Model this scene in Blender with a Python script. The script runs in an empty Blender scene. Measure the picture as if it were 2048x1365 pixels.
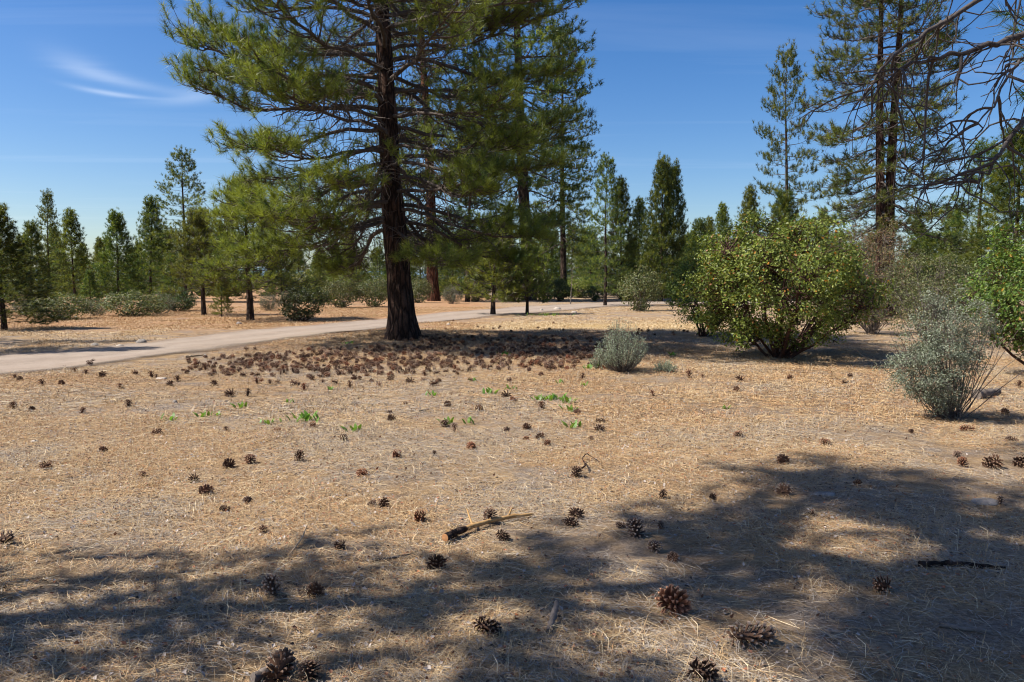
import bpy, math, random
import numpy as np
from mathutils import Vector

# ------------------------------------------------------------------ camera, sky, sun, exposure
S = bpy.context.scene
C = S.collection
CAM_H, F, CX, CY, PITCH = 1.6, 1594.0, 1024.0, 682.5, math.radians(4.4)
SUN_EL, SUN_AZ = math.radians(51), math.radians(-97)      # azimuth clockwise from +Y: sun on the left

cam_d = bpy.data.cameras.new('camera')
cam = bpy.data.objects.new('camera', cam_d); C.objects.link(cam)
cam_d.sensor_width = 36.0; cam_d.lens = 36.0 * F / 2048.0
cam_d.clip_start = 0.05; cam_d.clip_end = 6000
cam.location = (0, 0, CAM_H); cam.rotation_euler = (math.pi / 2 - PITCH, 0, 0)
S.camera = cam

W = bpy.data.worlds.new('World'); S.world = W; W.use_nodes = True
nt = W.node_tree; nt.nodes.clear()
def N(tree, typ, **kw):
    n = tree.nodes.new(typ)
    for k, v in kw.items():
        if k.startswith('in_'):
            key = k[3:]; key = int(key) if key.isdigit() else key
            n.inputs[key].default_value = v
        else: setattr(n, k, v)
    return n
def math_n(tree, op, a, b=None, c=None, clamp=False):
    n = tree.nodes.new('ShaderNodeMath'); n.operation = op; n.use_clamp = clamp
    for i, v in enumerate((a, b, c)):
        if v is None: continue
        if isinstance(v, (int, float)): n.inputs[i].default_value = v
        else: tree.links.new(v, n.inputs[i])
    return n.outputs[0]
sky = N(nt, 'ShaderNodeTexSky', sky_type='NISHITA', sun_disc=False)
sky.sun_elevation = SUN_EL; sky.sun_rotation = SUN_AZ
sky.altitude = 900; sky.air_density = 1.0; sky.dust_density = 1.9; sky.ozone_density = 2.5
# thin cirrus: noise laid on a flat layer high overhead
tc = N(nt, 'ShaderNodeTexCoord'); sep = N(nt, 'ShaderNodeSeparateXYZ'); nt.links.new(tc.outputs['Generated'], sep.inputs[0])
zz = math_n(nt, 'MAXIMUM', sep.outputs['Z'], 0.02)
px_ = math_n(nt, 'DIVIDE', sep.outputs['X'], zz); py_ = math_n(nt, 'DIVIDE', sep.outputs['Y'], zz)
comb = N(nt, 'ShaderNodeCombineXYZ'); nt.links.new(px_, comb.inputs[0]); nt.links.new(py_, comb.inputs[1])
mp = N(nt, 'ShaderNodeMapping'); nt.links.new(comb.outputs[0], mp.inputs[0])
mp.inputs['Rotation'].default_value = (0, 0, math.radians(62)); mp.inputs['Scale'].default_value = (0.22, 1.6, 1)
nz = N(nt, 'ShaderNodeTexNoise', in_Scale=0.9, in_Detail=7.0, in_Roughness=0.55, in_Distortion=0.6); nt.links.new(mp.outputs[0], nz.inputs['Vector'])
veil = math_n(nt, 'MULTIPLY', math_n(nt, 'SUBTRACT', nz.outputs['Fac'], 0.52, clamp=True), 0.28, clamp=True)
# a pair of brighter wisps in the layer
def wisp(u, v, lu, lv, ang, strength):
    ca, sa = math.cos(ang), math.sin(ang)
    dx = math_n(nt, 'SUBTRACT', px_, u); dy = math_n(nt, 'SUBTRACT', py_, v)
    a = math_n(nt, 'ADD', math_n(nt, 'MULTIPLY', dx, ca / lu), math_n(nt, 'MULTIPLY', dy, sa / lu))
    b = math_n(nt, 'ADD', math_n(nt, 'MULTIPLY', dx, -sa / lv), math_n(nt, 'MULTIPLY', dy, ca / lv))
    wn = math_n(nt, 'MULTIPLY', math_n(nt, 'SUBTRACT', nz.outputs['Fac'], 0.5), 3.2)
    b = math_n(nt, 'ADD', b, math_n(nt, 'ADD', wn, math_n(nt, 'MULTIPLY', math_n(nt, 'MULTIPLY', a, a), 0.5)))
    r = math_n(nt, 'ADD', math_n(nt, 'MULTIPLY', a, a), math_n(nt, 'MULTIPLY', b, b))
    return math_n(nt, 'MULTIPLY', math_n(nt, 'EXPONENT', math_n(nt, 'MULTIPLY', r, -1.0)), strength)
def cloud_uv(u, v):
    d = Vector(((u - CX) / F, 1.0, -(v - CY) / F))
    c, s = math.cos(PITCH), math.sin(PITCH)
    d = Vector((d.x, d.y * c + d.z * s, -d.y * s + d.z * c))
    return d.x / d.z, d.y / d.z
def wisp_px(p, q, wid, strength):
    a, b = cloud_uv(*p), cloud_uv(*q)
    L = math.hypot(b[0] - a[0], b[1] - a[1])
    return wisp((a[0] + b[0]) / 2, (a[1] + b[1]) / 2, L / 2, wid, math.atan2(b[1] - a[1], b[0] - a[0]), strength)
cl = veil
for w in (wisp_px((110, 112), (295, 180), 0.11, 0.20), wisp_px((150, 176), (290, 198), 0.06, 0.26), wisp_px((345, 212), (430, 178), 0.12, 0.15)):
    cl = math_n(nt, 'ADD', cl, w)
mixc = N(nt, 'ShaderNodeMix', data_type='RGBA'); nt.links.new(math_n(nt, 'MINIMUM', cl, 0.8), mixc.inputs[0])
hs = N(nt, 'ShaderNodeHueSaturation', in_Saturation=1.36, in_Hue=0.508); nt.links.new(sky.outputs[0], hs.inputs['Color'])
nt.links.new(hs.outputs[0], mixc.inputs[6]); mixc.inputs[7].default_value = (8.0, 8.6, 9.4, 1)
bg = N(nt, 'ShaderNodeBackground', in_Strength=0.084); nt.links.new(mixc.outputs[2], bg.inputs[0])
wo = N(nt, 'ShaderNodeOutputWorld'); nt.links.new(bg.outputs[0], wo.inputs[0])

sun_d = bpy.data.lights.new('sun', 'SUN'); sun_d.energy = 5.0; sun_d.angle = math.radians(0.53); sun_d.color = (1.0, 0.95, 0.87)
sun = bpy.data.objects.new('sun', sun_d); C.objects.link(sun); sun.location = (-20, 0, 30)
to_sun = Vector((math.sin(SUN_AZ) * math.cos(SUN_EL), math.cos(SUN_AZ) * math.cos(SUN_EL), math.sin(SUN_EL)))
sun.rotation_euler = to_sun.to_track_quat('Z', 'Y').to_euler()

S.view_settings.view_transform = 'Standard'; S.view_settings.look = 'None'
S.view_settings.exposure = 0.8; S.view_settings.gamma = 1.0; S.view_settings.use_curve_mapping = False
S.render.engine = 'CYCLES'
S.cycles.max_bounces = 6; S.cycles.diffuse_bounces = 4; S.cycles.glossy_bounces = 2
S.cycles.transmission_bounces = 4; S.cycles.transparent_max_bounces = 6
S.cycles.use_denoising = True; S.cycles.use_adaptive_sampling = True; S.cycles.adaptive_threshold = 0.02
S.cycles.filter_width = 1.1 if hasattr(S.cycles, 'filter_width') else 1.5

# ------------------------------------------------------------------ small maths
rng = np.random.default_rng(7)
def unit(v): return v / np.maximum(np.linalg.norm(v, axis=-1, keepdims=True), 1e-9)
def vnoise(x, y, seed=0):
    x = np.asarray(x, float); y = np.asarray(y, float)
    xi = np.floor(x).astype(np.int64); yi = np.floor(y).astype(np.int64)
    fx = x - xi; fy = y - yi; fx = fx * fx * (3 - 2 * fx); fy = fy * fy * (3 - 2 * fy)
    def h(a, b):
        n = (a * 374761393 + b * 668265263 + seed * 974711) & 0x7fffffff
        n = ((n ^ (n >> 13)) * 1274126177) & 0x7fffffff
        return ((n ^ (n >> 16)) & 0xffff) / 65535.0
    return (h(xi, yi) * (1 - fx) * (1 - fy) + h(xi + 1, yi) * fx * (1 - fy) + h(xi, yi + 1) * (1 - fx) * fy + h(xi + 1, yi + 1) * fx * fy)
PINE = (-3.06, 21.9)
def gz(x, y):
    x = np.asarray(x, float); y = np.asarray(y, float)
    d = np.hypot(x, y); fade = np.clip(1.6 - d / 40.0, 0, 1)
    z = (vnoise(x / 3.1, y / 3.1, 1) - .5) * .09 + (vnoise(x / 1.1, y / 1.1, 2) - .5) * .05 + (vnoise(x / .45, y / .45, 3) - .5) * .014
    z = z * fade
    z = z + .20 * np.exp(-(((x - PINE[0] + .3) / 4.2) ** 2 + ((y - PINE[1] + .6) / 2.6) ** 2))
    return z
def ray(u, v):
    d = np.array([(u - CX) / F, 1.0, -(v - CY) / F])
    c, s = math.cos(PITCH), math.sin(PITCH)
    return np.array([d[0], d[1] * c + d[2] * s, -d[1] * s + d[2] * c])
def at(u, v):
    """point of the ground that the photograph shows at this place"""
    d = ray(u, v); z = 0.0
    for _ in range(8):
        t = (z - CAM_H) / d[2]; x, y = d[0] * t, d[1] * t; z = 0.5 * z + 0.5 * float(gz(x, y))
    return np.array([x, y, float(gz(x, y))])
def air(u, v, y):
    d = ray(u, v); t = y / d[1]
    return np.array([d[0] * t, y, CAM_H + d[2] * t])
def height_at(v, y):  # height of a thing whose top shows at row v, standing at distance y
    d = ray(CX, v); return CAM_H + d[2] * y / d[1]

# ------------------------------------------------------------------ materials
def material(name):
    m = bpy.data.materials.new(name); m.use_nodes = True; t = m.node_tree; t.nodes.clear()
    out = t.nodes.new('ShaderNodeOutputMaterial')
    return m, t, out
def ramp(t, fac, stops):
    r = t.nodes.new('ShaderNodeValToRGB'); t.links.new(fac, r.inputs[0])
    while len(r.color_ramp.elements) < len(stops): r.color_ramp.elements.new(0.5)
    for e, (p, c) in zip(r.color_ramp.elements, stops): e.position = p; e.color = (*c, 1)
    return r.outputs[0]
def mixrgb(t, fac, a, b, mode='MIX'):
    m = t.nodes.new('ShaderNodeMix'); m.data_type = 'RGBA'; m.blend_type = mode
    for s, v in ((m.inputs[0], fac), (m.inputs[6], a), (m.inputs[7], b)):
        if isinstance(v, (int, float)): s.default_value = v
        elif isinstance(v, tuple): s.default_value = (*v, 1)
        else: t.links.new(v, s)
    return m.outputs[2]
def noise(t, vec, scale, detail=5.0, rough=0.6, dist=0.0):
    n = N(t, 'ShaderNodeTexNoise', in_Scale=scale, in_Detail=detail, in_Roughness=rough, in_Distortion=dist)
    t.links.new(vec, n.inputs['Vector']); return n.outputs['Fac']

def leaf_material(name, rough=0.45, trans=0.3, gain=1.0, spec=0.4):
    m, t, out = material(name)
    a = N(t, 'ShaderNodeAttribute', attribute_name='col')
    oi = t.nodes.new('ShaderNodeObjectInfo')
    hue = N(t, 'ShaderNodeHueSaturation', in_Saturation=1.0)
    t.links.new(a.outputs['Color'], hue.inputs['Color'])
    t.links.new(math_n(t, 'ADD', math_n(t, 'MULTIPLY', oi.outputs['Random'], 0.036), 0.482), hue.inputs['Hue'])
    t.links.new(math_n(t, 'ADD', math_n(t, 'MULTIPLY', oi.outputs['Random'], 0.3 * gain), 0.85 * gain), hue.inputs['Value'])
    p = N(t, 'ShaderNodeBsdfPrincipled', in_Roughness=rough); p.inputs['Specular IOR Level'].default_value = spec
    t.links.new(hue.outputs[0], p.inputs['Base Color'])
    tr = t.nodes.new('ShaderNodeBsdfTranslucent'); t.links.new(mixrgb(t, 1.0, hue.outputs[0], (1.25, 1.25, 0.6), 'MULTIPLY'), tr.inputs[0])
    mx = N(t, 'ShaderNodeMixShader', in_0=trans); t.links.new(p.outputs[0], mx.inputs[1]); t.links.new(tr.outputs[0], mx.inputs[2])
    t.links.new(mx.outputs[0], out.inputs[0]); return m
def bark_material(name, dark, light, scale=(5, 5, 1.1), bump=0.9, fine=30):
    m, t, out = material(name)
    tc = t.nodes.new('ShaderNodeTexCoord'); mp = N(t, 'ShaderNodeMapping'); mp.inputs['Scale'].default_value = scale
    t.links.new(tc.outputs['Object'], mp.inputs[0])
    wn = N(t, 'ShaderNodeTexNoise', in_Scale=1.5, in_Detail=3.0); t.links.new(mp.outputs[0], wn.inputs[0])
    va = N(t, 'ShaderNodeVectorMath', operation='MULTIPLY_ADD'); t.links.new(wn.outputs['Color'], va.inputs[0]); va.inputs[1].default_value = (.6, .6, .6); t.links.new(mp.outputs[0], va.inputs[2])
    vo = N(t, 'ShaderNodeTexVoronoi', feature='DISTANCE_TO_EDGE', in_Scale=1.6); t.links.new(va.outputs[0], vo.inputs['Vector'])
    vc = N(t, 'ShaderNodeTexVoronoi', feature='F1', in_Scale=1.6); t.links.new(va.outputs[0], vc.inputs['Vector'])
    crack = math_n(t, 'MULTIPLY', vo.outputs['Distance'], 4.0, clamp=True)
    fn = noise(t, tc.outputs['Object'], fine, 5)
    col = ramp(t, fn, [(0.3, dark), (0.75, light)])
    sepc = t.nodes.new('ShaderNodeSeparateColor'); t.links.new(vc.outputs['Color'], sepc.inputs[0])
    col = mixrgb(t, math_n(t, 'MULTIPLY', sepc.outputs[0], 0.5), col, light)
    col = mixrgb(t, crack, tuple(c * 0.55 for c in dark), col)
    p = N(t, 'ShaderNodeBsdfPrincipled', in_Roughness=0.9); t.links.new(col, p.inputs['Base Color']); p.inputs['Specular IOR Level'].default_value = .15
    b = N(t, 'ShaderNodeBump', in_Strength=bump, in_Distance=0.05)
    t.links.new(math_n(t, 'ADD', crack, math_n(t, 'MULTIPLY', fn, 0.5)), b.inputs['Height']); t.links.new(b.outputs[0], p.inputs['Normal'])
    t.links.new(p.outputs[0], out.inputs[0]); return m
def attr_material(name, rough=0.8, spec=0.2, objcol=False):
    m, t, out = material(name)
    a = N(t, 'ShaderNodeAttribute', attribute_name='col'); c = a.outputs['Color']
    tc = t.nodes.new('ShaderNodeTexCoord'); n = noise(t, tc.outputs['Object'], 60, 4)
    c = mixrgb(t, 1.0, c, ramp(t, n, [(0.25, (.62, .62, .62)), (.75, (1.25, 1.22, 1.2))]), 'MULTIPLY')
    if objcol:
        oi = t.nodes.new('ShaderNodeObjectInfo'); c = mixrgb(t, 1.0, c, oi.outputs['Color'], 'MULTIPLY')
    p = N(t, 'ShaderNodeBsdfPrincipled', in_Roughness=rough); p.inputs['Specular IOR Level'].default_value = spec
    t.links.new(c, p.inputs['Base Color']); t.links.new(p.outputs[0], out.inputs[0]); return m
def wood_material(name, dark, light, scale=(30, 30, 30), bump=.3):
    m, t, out = material(name); tc = t.nodes.new('ShaderNodeTexCoord')
    a = noise(t, tc.outputs['Object'], scale[0], 6, .65); b = noise(t, tc.outputs['Object'], scale[0] * .22, 3)
    c = ramp(t, math_n(t, 'ADD', math_n(t, 'MULTIPLY', a, .6), math_n(t, 'MULTIPLY', b, .4)), [(.35, dark), (.65, light)])
    p = N(t, 'ShaderNodeBsdfPrincipled', in_Roughness=.85); p.inputs['Specular IOR Level'].default_value = .2; t.links.new(c, p.inputs['Base Color'])
    bp = N(t, 'ShaderNodeBump', in_Strength=bump, in_Distance=.02); t.links.new(a, bp.inputs['Height']); t.links.new(bp.outputs[0], p.inputs['Normal'])
    t.links.new(p.outputs[0], out.inputs[0]); return m
M = {}
M['needle'] = leaf_material('pine needles', 0.42, 0.42, 1.25, 0.4)
M['leaf'] = leaf_material('shrub leaves', 0.45, 0.3, 1.12, 0.35)
M['sage'] = leaf_material('sage leaves', 0.7, 0.2, 1.0, 0.2)
M['weed'] = leaf_material('weed leaves', 0.45, 0.4, 1.0, 0.35)
M['bark_dark'] = bark_material('dark ridged bark', (0.026, 0.016, 0.012), (0.115, 0.066, 0.046))
M['bark_red'] = bark_material('orange plated bark', (0.07, 0.03, 0.018), (0.23, 0.10, 0.055))
M['bark_twin'] = bark_material('red brown bark', (0.045, 0.026, 0.02), (0.15, 0.082, 0.058))
M['bark_mid'] = bark_material('grey brown bark', (0.045, 0.032, 0.025), (0.14, 0.095, 0.072))
M['limb'] = wood_material('limb bark', (0.045, 0.034, 0.028), (0.125, 0.10, 0.085))
M['deadlimb'] = wood_material('bare limb bark', (0.035, 0.028, 0.025), (0.12, 0.098, 0.085))
M['deadwood'] = wood_material('grey dead wood', (0.065, 0.050, 0.042), (0.22, 0.18, 0.15))
M['stem'] = wood_material('shrub stems', (0.04, 0.026, 0.02), (0.13, 0.085, 0.06))
M['redstem'] = wood_material('red shrub stems', (0.035, 0.018, 0.014), (0.10, 0.05, 0.036))
M['peeled'] = wood_material('peeled yellow wood', (0.26, 0.14, 0.05), (0.48, 0.30, 0.13))
M['palewood'] = wood_material('bleached twig', (0.32, 0.22, 0.13), (0.55, 0.42, 0.28))
M['cut'] = wood_material('broken wood end', (0.34, 0.15, 0.06), (0.55, 0.30, 0.14))
M['cone'] = attr_material('cone scales', 0.75, 0.25, True)
M['straw'] = attr_material('dry straw', 0.7, 0.25)
M['stone'] = wood_material('pale stone', (0.30, 0.25, 0.20), (0.50, 0.43, 0.36))
M['stone_grey'] = wood_material('grey stone', (0.15, 0.13, 0.11), (0.32, 0.28, 0.245))

# ------------------------------------------------------------------ mesh builder
class MB:
    def __init__(s): s.v = []; s.f = []; s.c = []; s.m = []; s.n = 0
    def add(s, v, f, col=None, mat=0):
        v = np.asarray(v, float).reshape(-1, 3); f = np.asarray(f, np.int64)
        s.v.append(v); s.f.append(f + s.n); s.n += len(v)
        if col is None: col = np.full((len(v), 3), .5)
        col = np.broadcast_to(np.asarray(col, float), (len(v), 3))
        s.c.append(col); s.m.append(np.full(len(f), mat, np.int32))
    def mesh(s, name, mats, smooth=True):
        me = bpy.data.meshes.new(name)
        V = np.concatenate(s.v); me.vertices.add(len(V)); me.vertices.foreach_set('co', V.astype(np.float32).ravel())
        tot = np.concatenate([np.full(len(f), f.shape[1], np.int32) for f in s.f]); start = np.concatenate([[0], np.cumsum(tot)[:-1]]).astype(np.int32)
        idx = np.concatenate([f.ravel() for f in s.f]).astype(np.int32)
        me.loops.add(len(idx)); me.loops.foreach_set('vertex_index', idx)
        me.polygons.add(len(tot)); me.polygons.foreach_set('loop_start', start); me.polygons.foreach_set('loop_total', tot)
        me.polygons.foreach_set('material_index', np.concatenate(s.m)); me.polygons.foreach_set('use_smooth', np.full(len(tot), smooth))
        a = me.attributes.new('col', 'FLOAT_COLOR', 'POINT')
        c = np.concatenate(s.c); a.data.foreach_set('color', np.column_stack([c, np.ones(len(c))]).astype(np.float32).ravel())
        for m in (mats if isinstance(mats, (list, tuple)) else [mats]): me.materials.append(m)
        me.update(calc_edges=True); return me
    def build(s, name, mats, parent=None, smooth=True, loc=None):
        o = bpy.data.objects.new(name, s.mesh(name, mats, smooth)); C.objects.link(o)
        if parent is not None: o.parent = parent
        if loc is not None: o.location = loc
        return o
    def tubes(s, P, R, k=5, col=None, mat=0, cap=True):
        """P (T,n,3) paths, R (T,n) radii"""
        P = np.asarray(P, float); R = np.asarray(R, float)
        if P.ndim == 2: P = P[None]; R = R[None]
        T, n, _ = P.shape
        if T == 0: return
        tan = unit(np.gradient(P, axis=1)); mean = unit(P[:, -1] - P[:, 0])
        ref = np.where(np.abs(mean[:, 2:3]) > .8, np.array([[1., .2, 0]]), np.array([[0.1, 0, 1.]]))
        a = unit(np.cross(tan, ref[:, None, :])); b = np.cross(tan, a)
        th = np.arange(k) * 2 * math.pi / k
        ring = P[:, :, None, :] + R[:, :, None, None] * (np.cos(th)[None, None, :, None] * a[:, :, None, :] + np.sin(th)[None, None, :, None] * b[:, :, None, :])
        i = np.arange(n - 1)[:, None] * k; j = np.arange(k)[None]
        q = np.stack([i + j, i + (j + 1) % k, i + k + (j + 1) % k, i + k + j], -1).reshape(-1, 4)
        f = (q[None] + (np.arange(T) * n * k)[:, None, None]).reshape(-1, 4)
        s.add(ring.reshape(-1, 3), f, col, mat)
    def blob(s, c, r, col, mat=0, rs=None, seg=7, rings=5, rough=.2, rg=None):
        rg = rg or rng
        th = np.linspace(0, 2 * math.pi, seg, endpoint=False); ph = np.linspace(-math.pi / 2, math.pi / 2, rings)
        T, Pp = np.meshgrid(th, ph); V = np.stack([np.cos(Pp) * np.cos(T), np.cos(Pp) * np.sin(T), np.sin(Pp)], -1)
        V = V * (1 + rough * (rg.random(V.shape[:2] + (1,)) - .5)); V = V * np.asarray(r) + np.asarray(c)
        i = np.arange(rings - 1)[:, None] * seg; j = np.arange(seg)[None]
        s.add(V.reshape(-1, 3), np.stack([i + j, i + (j + 1) % seg, i + seg + (j + 1) % seg, i + seg + j], -1).reshape(-1, 4), col, mat)

def tag(o, label=None, cat=None, group=None, kind=None):
    if label: o['label'] = label
    if cat: o['category'] = cat
    if group: o['group'] = group
    if kind: o['kind'] = kind
    return o
def empty(name, loc=(0, 0, 0), rz=0, sc=(1, 1, 1)):
    o = bpy.data.objects.new(name, None); C.objects.link(o); o.location = loc; o.rotation_euler = (0, 0, rz); o.scale = sc
    o.empty_display_size = .2; return o
def copy_tree(o, loc, rz=0., sc=(1, 1, 1), tilt=None):
    c = o.copy(); C.objects.link(c); c.location = loc; c.rotation_euler = tilt if tilt is not None else (0, 0, rz); c.scale = sc
    for ch in o.children:
        d = ch.copy(); C.objects.link(d); d.parent = c
        for g in ch.children:
            e = g.copy(); C.objects.link(e); e.parent = d
    return c
class Kind:
    """a kind of thing: the first placing uses the original, later ones copy it"""
    def __init__(s, make): s.make = make; s.root = None
    def put(s, loc, rz, sc, label, cat, group=None, name=None):
        if s.root is None:
            s.root = s.make(); o = s.root; o.location = loc; o.rotation_euler = (0, 0, rz); o.scale = sc
        else: o = copy_tree(s.root, loc, rz, sc)
        if cat == 'tree': o.rotation_euler = (random.gauss(0, .02), random.gauss(0, .02), rz)
        if name: o.name = name
        for k in ('group',):
            if k in o: del o[k]
        tag(o, label, cat, group); return o

# ------------------------------------------------------------------ ground, road, hills
def axis(lo, hi, step, far, grow=1.25):
    a = list(np.arange(lo, hi + 1e-6, step)); d = step; x = hi
    up = []
    while x < far: d *= grow; x += d; up.append(x)
    d = step; x = lo; dn = []
    while x > -far: d *= grow; x -= d; dn.append(x)
    return np.array(dn[::-1] + a + up)
gx = axis(-16, 16, .2, 1800); gy = axis(-1.5, 30, .2, 1800)
X, Y = np.meshgrid(gx, gy); Z = gz(X, Y)
ZONE = {}
def zones(x, y):
    n = vnoise(x / 1.7, y / 1.7, 11) * .6 + vnoise(x / .6, y / .6, 12) * .4
    duff = np.exp(-(((x - PINE[0] - .6) / 6.0) ** 4 + ((y - PINE[1] + .8) / 3.6) ** 4)) * np.clip(.35 + 1.2 * n, 0, 1)
    orange = np.clip((y - 23) / 4, 0, 1) * np.clip((-x - 1.0 + n * 2) / 3, 0, 1) * np.clip(.3 + n, 0, 1)
    yellow = np.exp(-(((x - 3.6) / 4.2) ** 4 + ((y - 27.5) / 2.6) ** 2)) * np.clip(.5 + n, 0, 1)
    return np.stack([orange, duff, yellow], -1)
mb = MB(); nx, ny = len(gx), len(gy)
i = np.arange(ny - 1)[:, None] * nx; j = np.arange(nx - 1)[None]
mb.add(np.stack([X, Y, Z], -1), np.stack([i + j, i + j + 1, i + nx + j + 1, i + nx + j], -1).reshape(-1, 4), zones(X, Y).reshape(-1, 3))
def ground_material(name, road=False):
    m, t, out = material(name)
    tc = t.nodes.new('ShaderNodeTexCoord'); P = tc.outputs['Object']
    a = N(t, 'ShaderNodeAttribute', attribute_name='col'); sp = t.nodes.new('ShaderNodeSeparateColor'); t.links.new(a.outputs['Color'], sp.inputs[0])
    big = noise(t, P, .55, 5, .6, .4); mid = noise(t, P, 3.2, 6, .65, .5); fine = noise(t, P, 38, 6, .7, .8)
    st = N(t, 'ShaderNodeMapping'); st.inputs['Scale'].default_value = (1, 7, 1); st.inputs['Rotation'].default_value = (0, 0, .5); t.links.new(P, st.inputs[0])
    fib = noise(t, st.outputs[0], 26, 4, .7, 1.2)
    if not road:
        c = ramp(t, mid, [(.25, (.20, .14, .092)), (.45, (.38, .265, .155)), (.62, (.52, .37, .21)), (.8, (.46, .30, .16))])
        grey = ramp(t, fine, [(.3, (.2, .165, .14)), (.7, (.44, .38, .32))])
        gm = ramp(t, noise(t, P, 1.3, 6, .7, .6), [(.44, (0, 0, 0)), (.60, (1, 1, 1))])
        c = mixrgb(t, math_n(t, 'MULTIPLY', gm, .85), c, grey)
        c = mixrgb(t, math_n(t, 'MULTIPLY', sp.outputs[0], .75, clamp=True), c, ramp(t, mid, [(.3, (.36, .185, .085)), (.7, (.55, .31, .155))]))
        c = mixrgb(t, math_n(t, 'MULTIPLY', sp.outputs[2], .85, clamp=True), c, ramp(t, mid, [(.3, (.48, .33, .13)), (.7, (.60, .44, .20))]))
        c = mixrgb(t, math_n(t, 'MULTIPLY', sp.outputs[1], .85, clamp=True), c, ramp(t, fine, [(.3, (.11, .058, .036)), (.7, (.29, .165, .10))]))
        c = mixrgb(t, 1.0, c, ramp(t, fib, [(.3, (.55, .52, .5)), (.62, (1.12, 1.1, 1.08))]), 'MULTIPLY')
        c = mixrgb(t, 1.0, c, ramp(t, fine, [(.3, (.66, .64, .62)), (.66, (1.14, 1.13, 1.12))]), 'MULTIPLY')
    else:
        c = ramp(t, mid, [(.3, (.24, .19, .15)), (.7, (.33, .265, .21))])
        c = mixrgb(t, math_n(t, 'MULTIPLY', sp.outputs[1], .45), c, (.37, .305, .25))
        c = mixrgb(t, math_n(t, 'MULTIPLY', ramp(t, big, [(.5, (0, 0, 0)), (.68, (1, 1, 1))]), .3), c, (.36, .27, .20))
        c = mixrgb(t, 1.0, c, ramp(t, fine, [(.3, (.8, .79, .78)), (.66, (1.08, 1.07, 1.06))]), 'MULTIPLY')
    p = N(t, 'ShaderNodeBsdfPrincipled', in_Roughness=.95); p.inputs['Specular IOR Level'].default_value = .1; t.links.new(c, p.inputs['Base Color'])
    b = N(t, 'ShaderNodeBump', in_Strength=.35 if road else .8, in_Distance=.03)
    t.links.new(math_n(t, 'ADD', fib, math_n(t, 'ADD', fine, math_n(t, 'MULTIPLY', mid, 1.5))), b.inputs['Height']); t.links.new(b.outputs[0], p.inputs['Normal'])
    if road:   # ragged dusty edge
        tr = t.nodes.new('ShaderNodeBsdfTransparent'); mx = t.nodes.new('ShaderNodeMixShader')
        e = math_n(t, 'ADD', math_n(t, 'MULTIPLY', sp.outputs[0], 1.7), math_n(t, 'ADD', math_n(t, 'MULTIPLY', math_n(t, 'SUBTRACT', big, .5), .7), math_n(t, 'MULTIPLY', math_n(t, 'SUBTRACT', fine, .5), .9)))
        fac = math_n(t, 'MULTIPLY', math_n(t, 'SUBTRACT', e, .40), 1.7, clamp=True)
        t.links.new(fac, mx.inputs[0]); t.links.new(tr.outputs[0], mx.inputs[1]); t.links.new(p.outputs[0], mx.inputs[2]); t.links.new(mx.outputs[0], out.inputs[0])
    else: t.links.new(p.outputs[0], out.inputs[0])
    return m
M['ground'] = ground_material('dry ground'); M['road'] = ground_material('dirt track', True)
tag(mb.build('ground', M['ground']), kind='structure')

def strip(name, up, lo, ext0=None, ext1=None, lift=.028):
    up = np.array([at(*p)[:2] for p in up]); lo = np.array([at(*p)[:2] for p in lo])
    if ext0 is not None: up = np.vstack([up[:1] + ext0, up]); lo = np.vstack([lo[:1] + ext0, lo])
    if ext1 is not None: up = np.vstack([up, up[-1:] + ext1]); lo = np.vstack([lo, lo[-1:] + ext1])
    def resample(a, n):
        d = np.concatenate([[0], np.cumsum(np.linalg.norm(np.diff(a, axis=0), axis=1))]); s = np.linspace(0, d[-1], n)
        return np.column_stack([np.interp(s, d, a[:, 0]), np.interp(s, d, a[:, 1])])
    n, k = 520, 35; A = resample(lo, n); B = resample(up, n)
    for _ in range(30):
        A[1:-1] = .5 * A[1:-1] + .25 * (A[:-2] + A[2:]); B[1:-1] = .5 * B[1:-1] + .25 * (B[:-2] + B[2:])
    t = np.linspace(-.35, 1.35, k)[None, :, None]; G = A[:, None] * (1 - t) + B[:, None] * t
    z = gz(G[..., 0], G[..., 1]) + lift
    e = np.clip(np.minimum(t[..., 0] + .35, 1.35 - t[..., 0]) / .62, 0, 1) * np.ones((n, 1))
    m = MB(); i = np.arange(n - 1)[:, None] * k; j = np.arange(k - 1)[None]
    m.add(np.dstack([G, z]), np.stack([i + j, i + k + j, i + k + j + 1, i + j + 1], -1).reshape(-1, 4), np.column_stack([e.ravel(), (np.exp(-((t[..., 0] - .28) / .12) ** 2) + np.exp(-((t[..., 0] - .74) / .12) ** 2) + 0 * e).ravel(), e.ravel() * 0]))
    return tag(m.build(name, M['road']), kind='structure')
strip('dirt_road', [(0, 716), (200, 701), (400, 676), (560, 659), (770, 641), (900, 626), (1060, 614), (1200, 607), (1340, 601)],
      [(0, 750), (160, 733), (400, 698), (600, 674), (770, 655), (900, 641), (1060, 627), (1200, 614), (1340, 608)], np.array([-14, -6.]), np.array([40, 10.]))
strip('far_track', [(1120, 587), (1240, 586.3), (1340, 585.8)], [(1120, 590.5), (1240, 589.8), (1340, 589.2)], np.array([-30, 6.]), np.array([40, -4.]))
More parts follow.
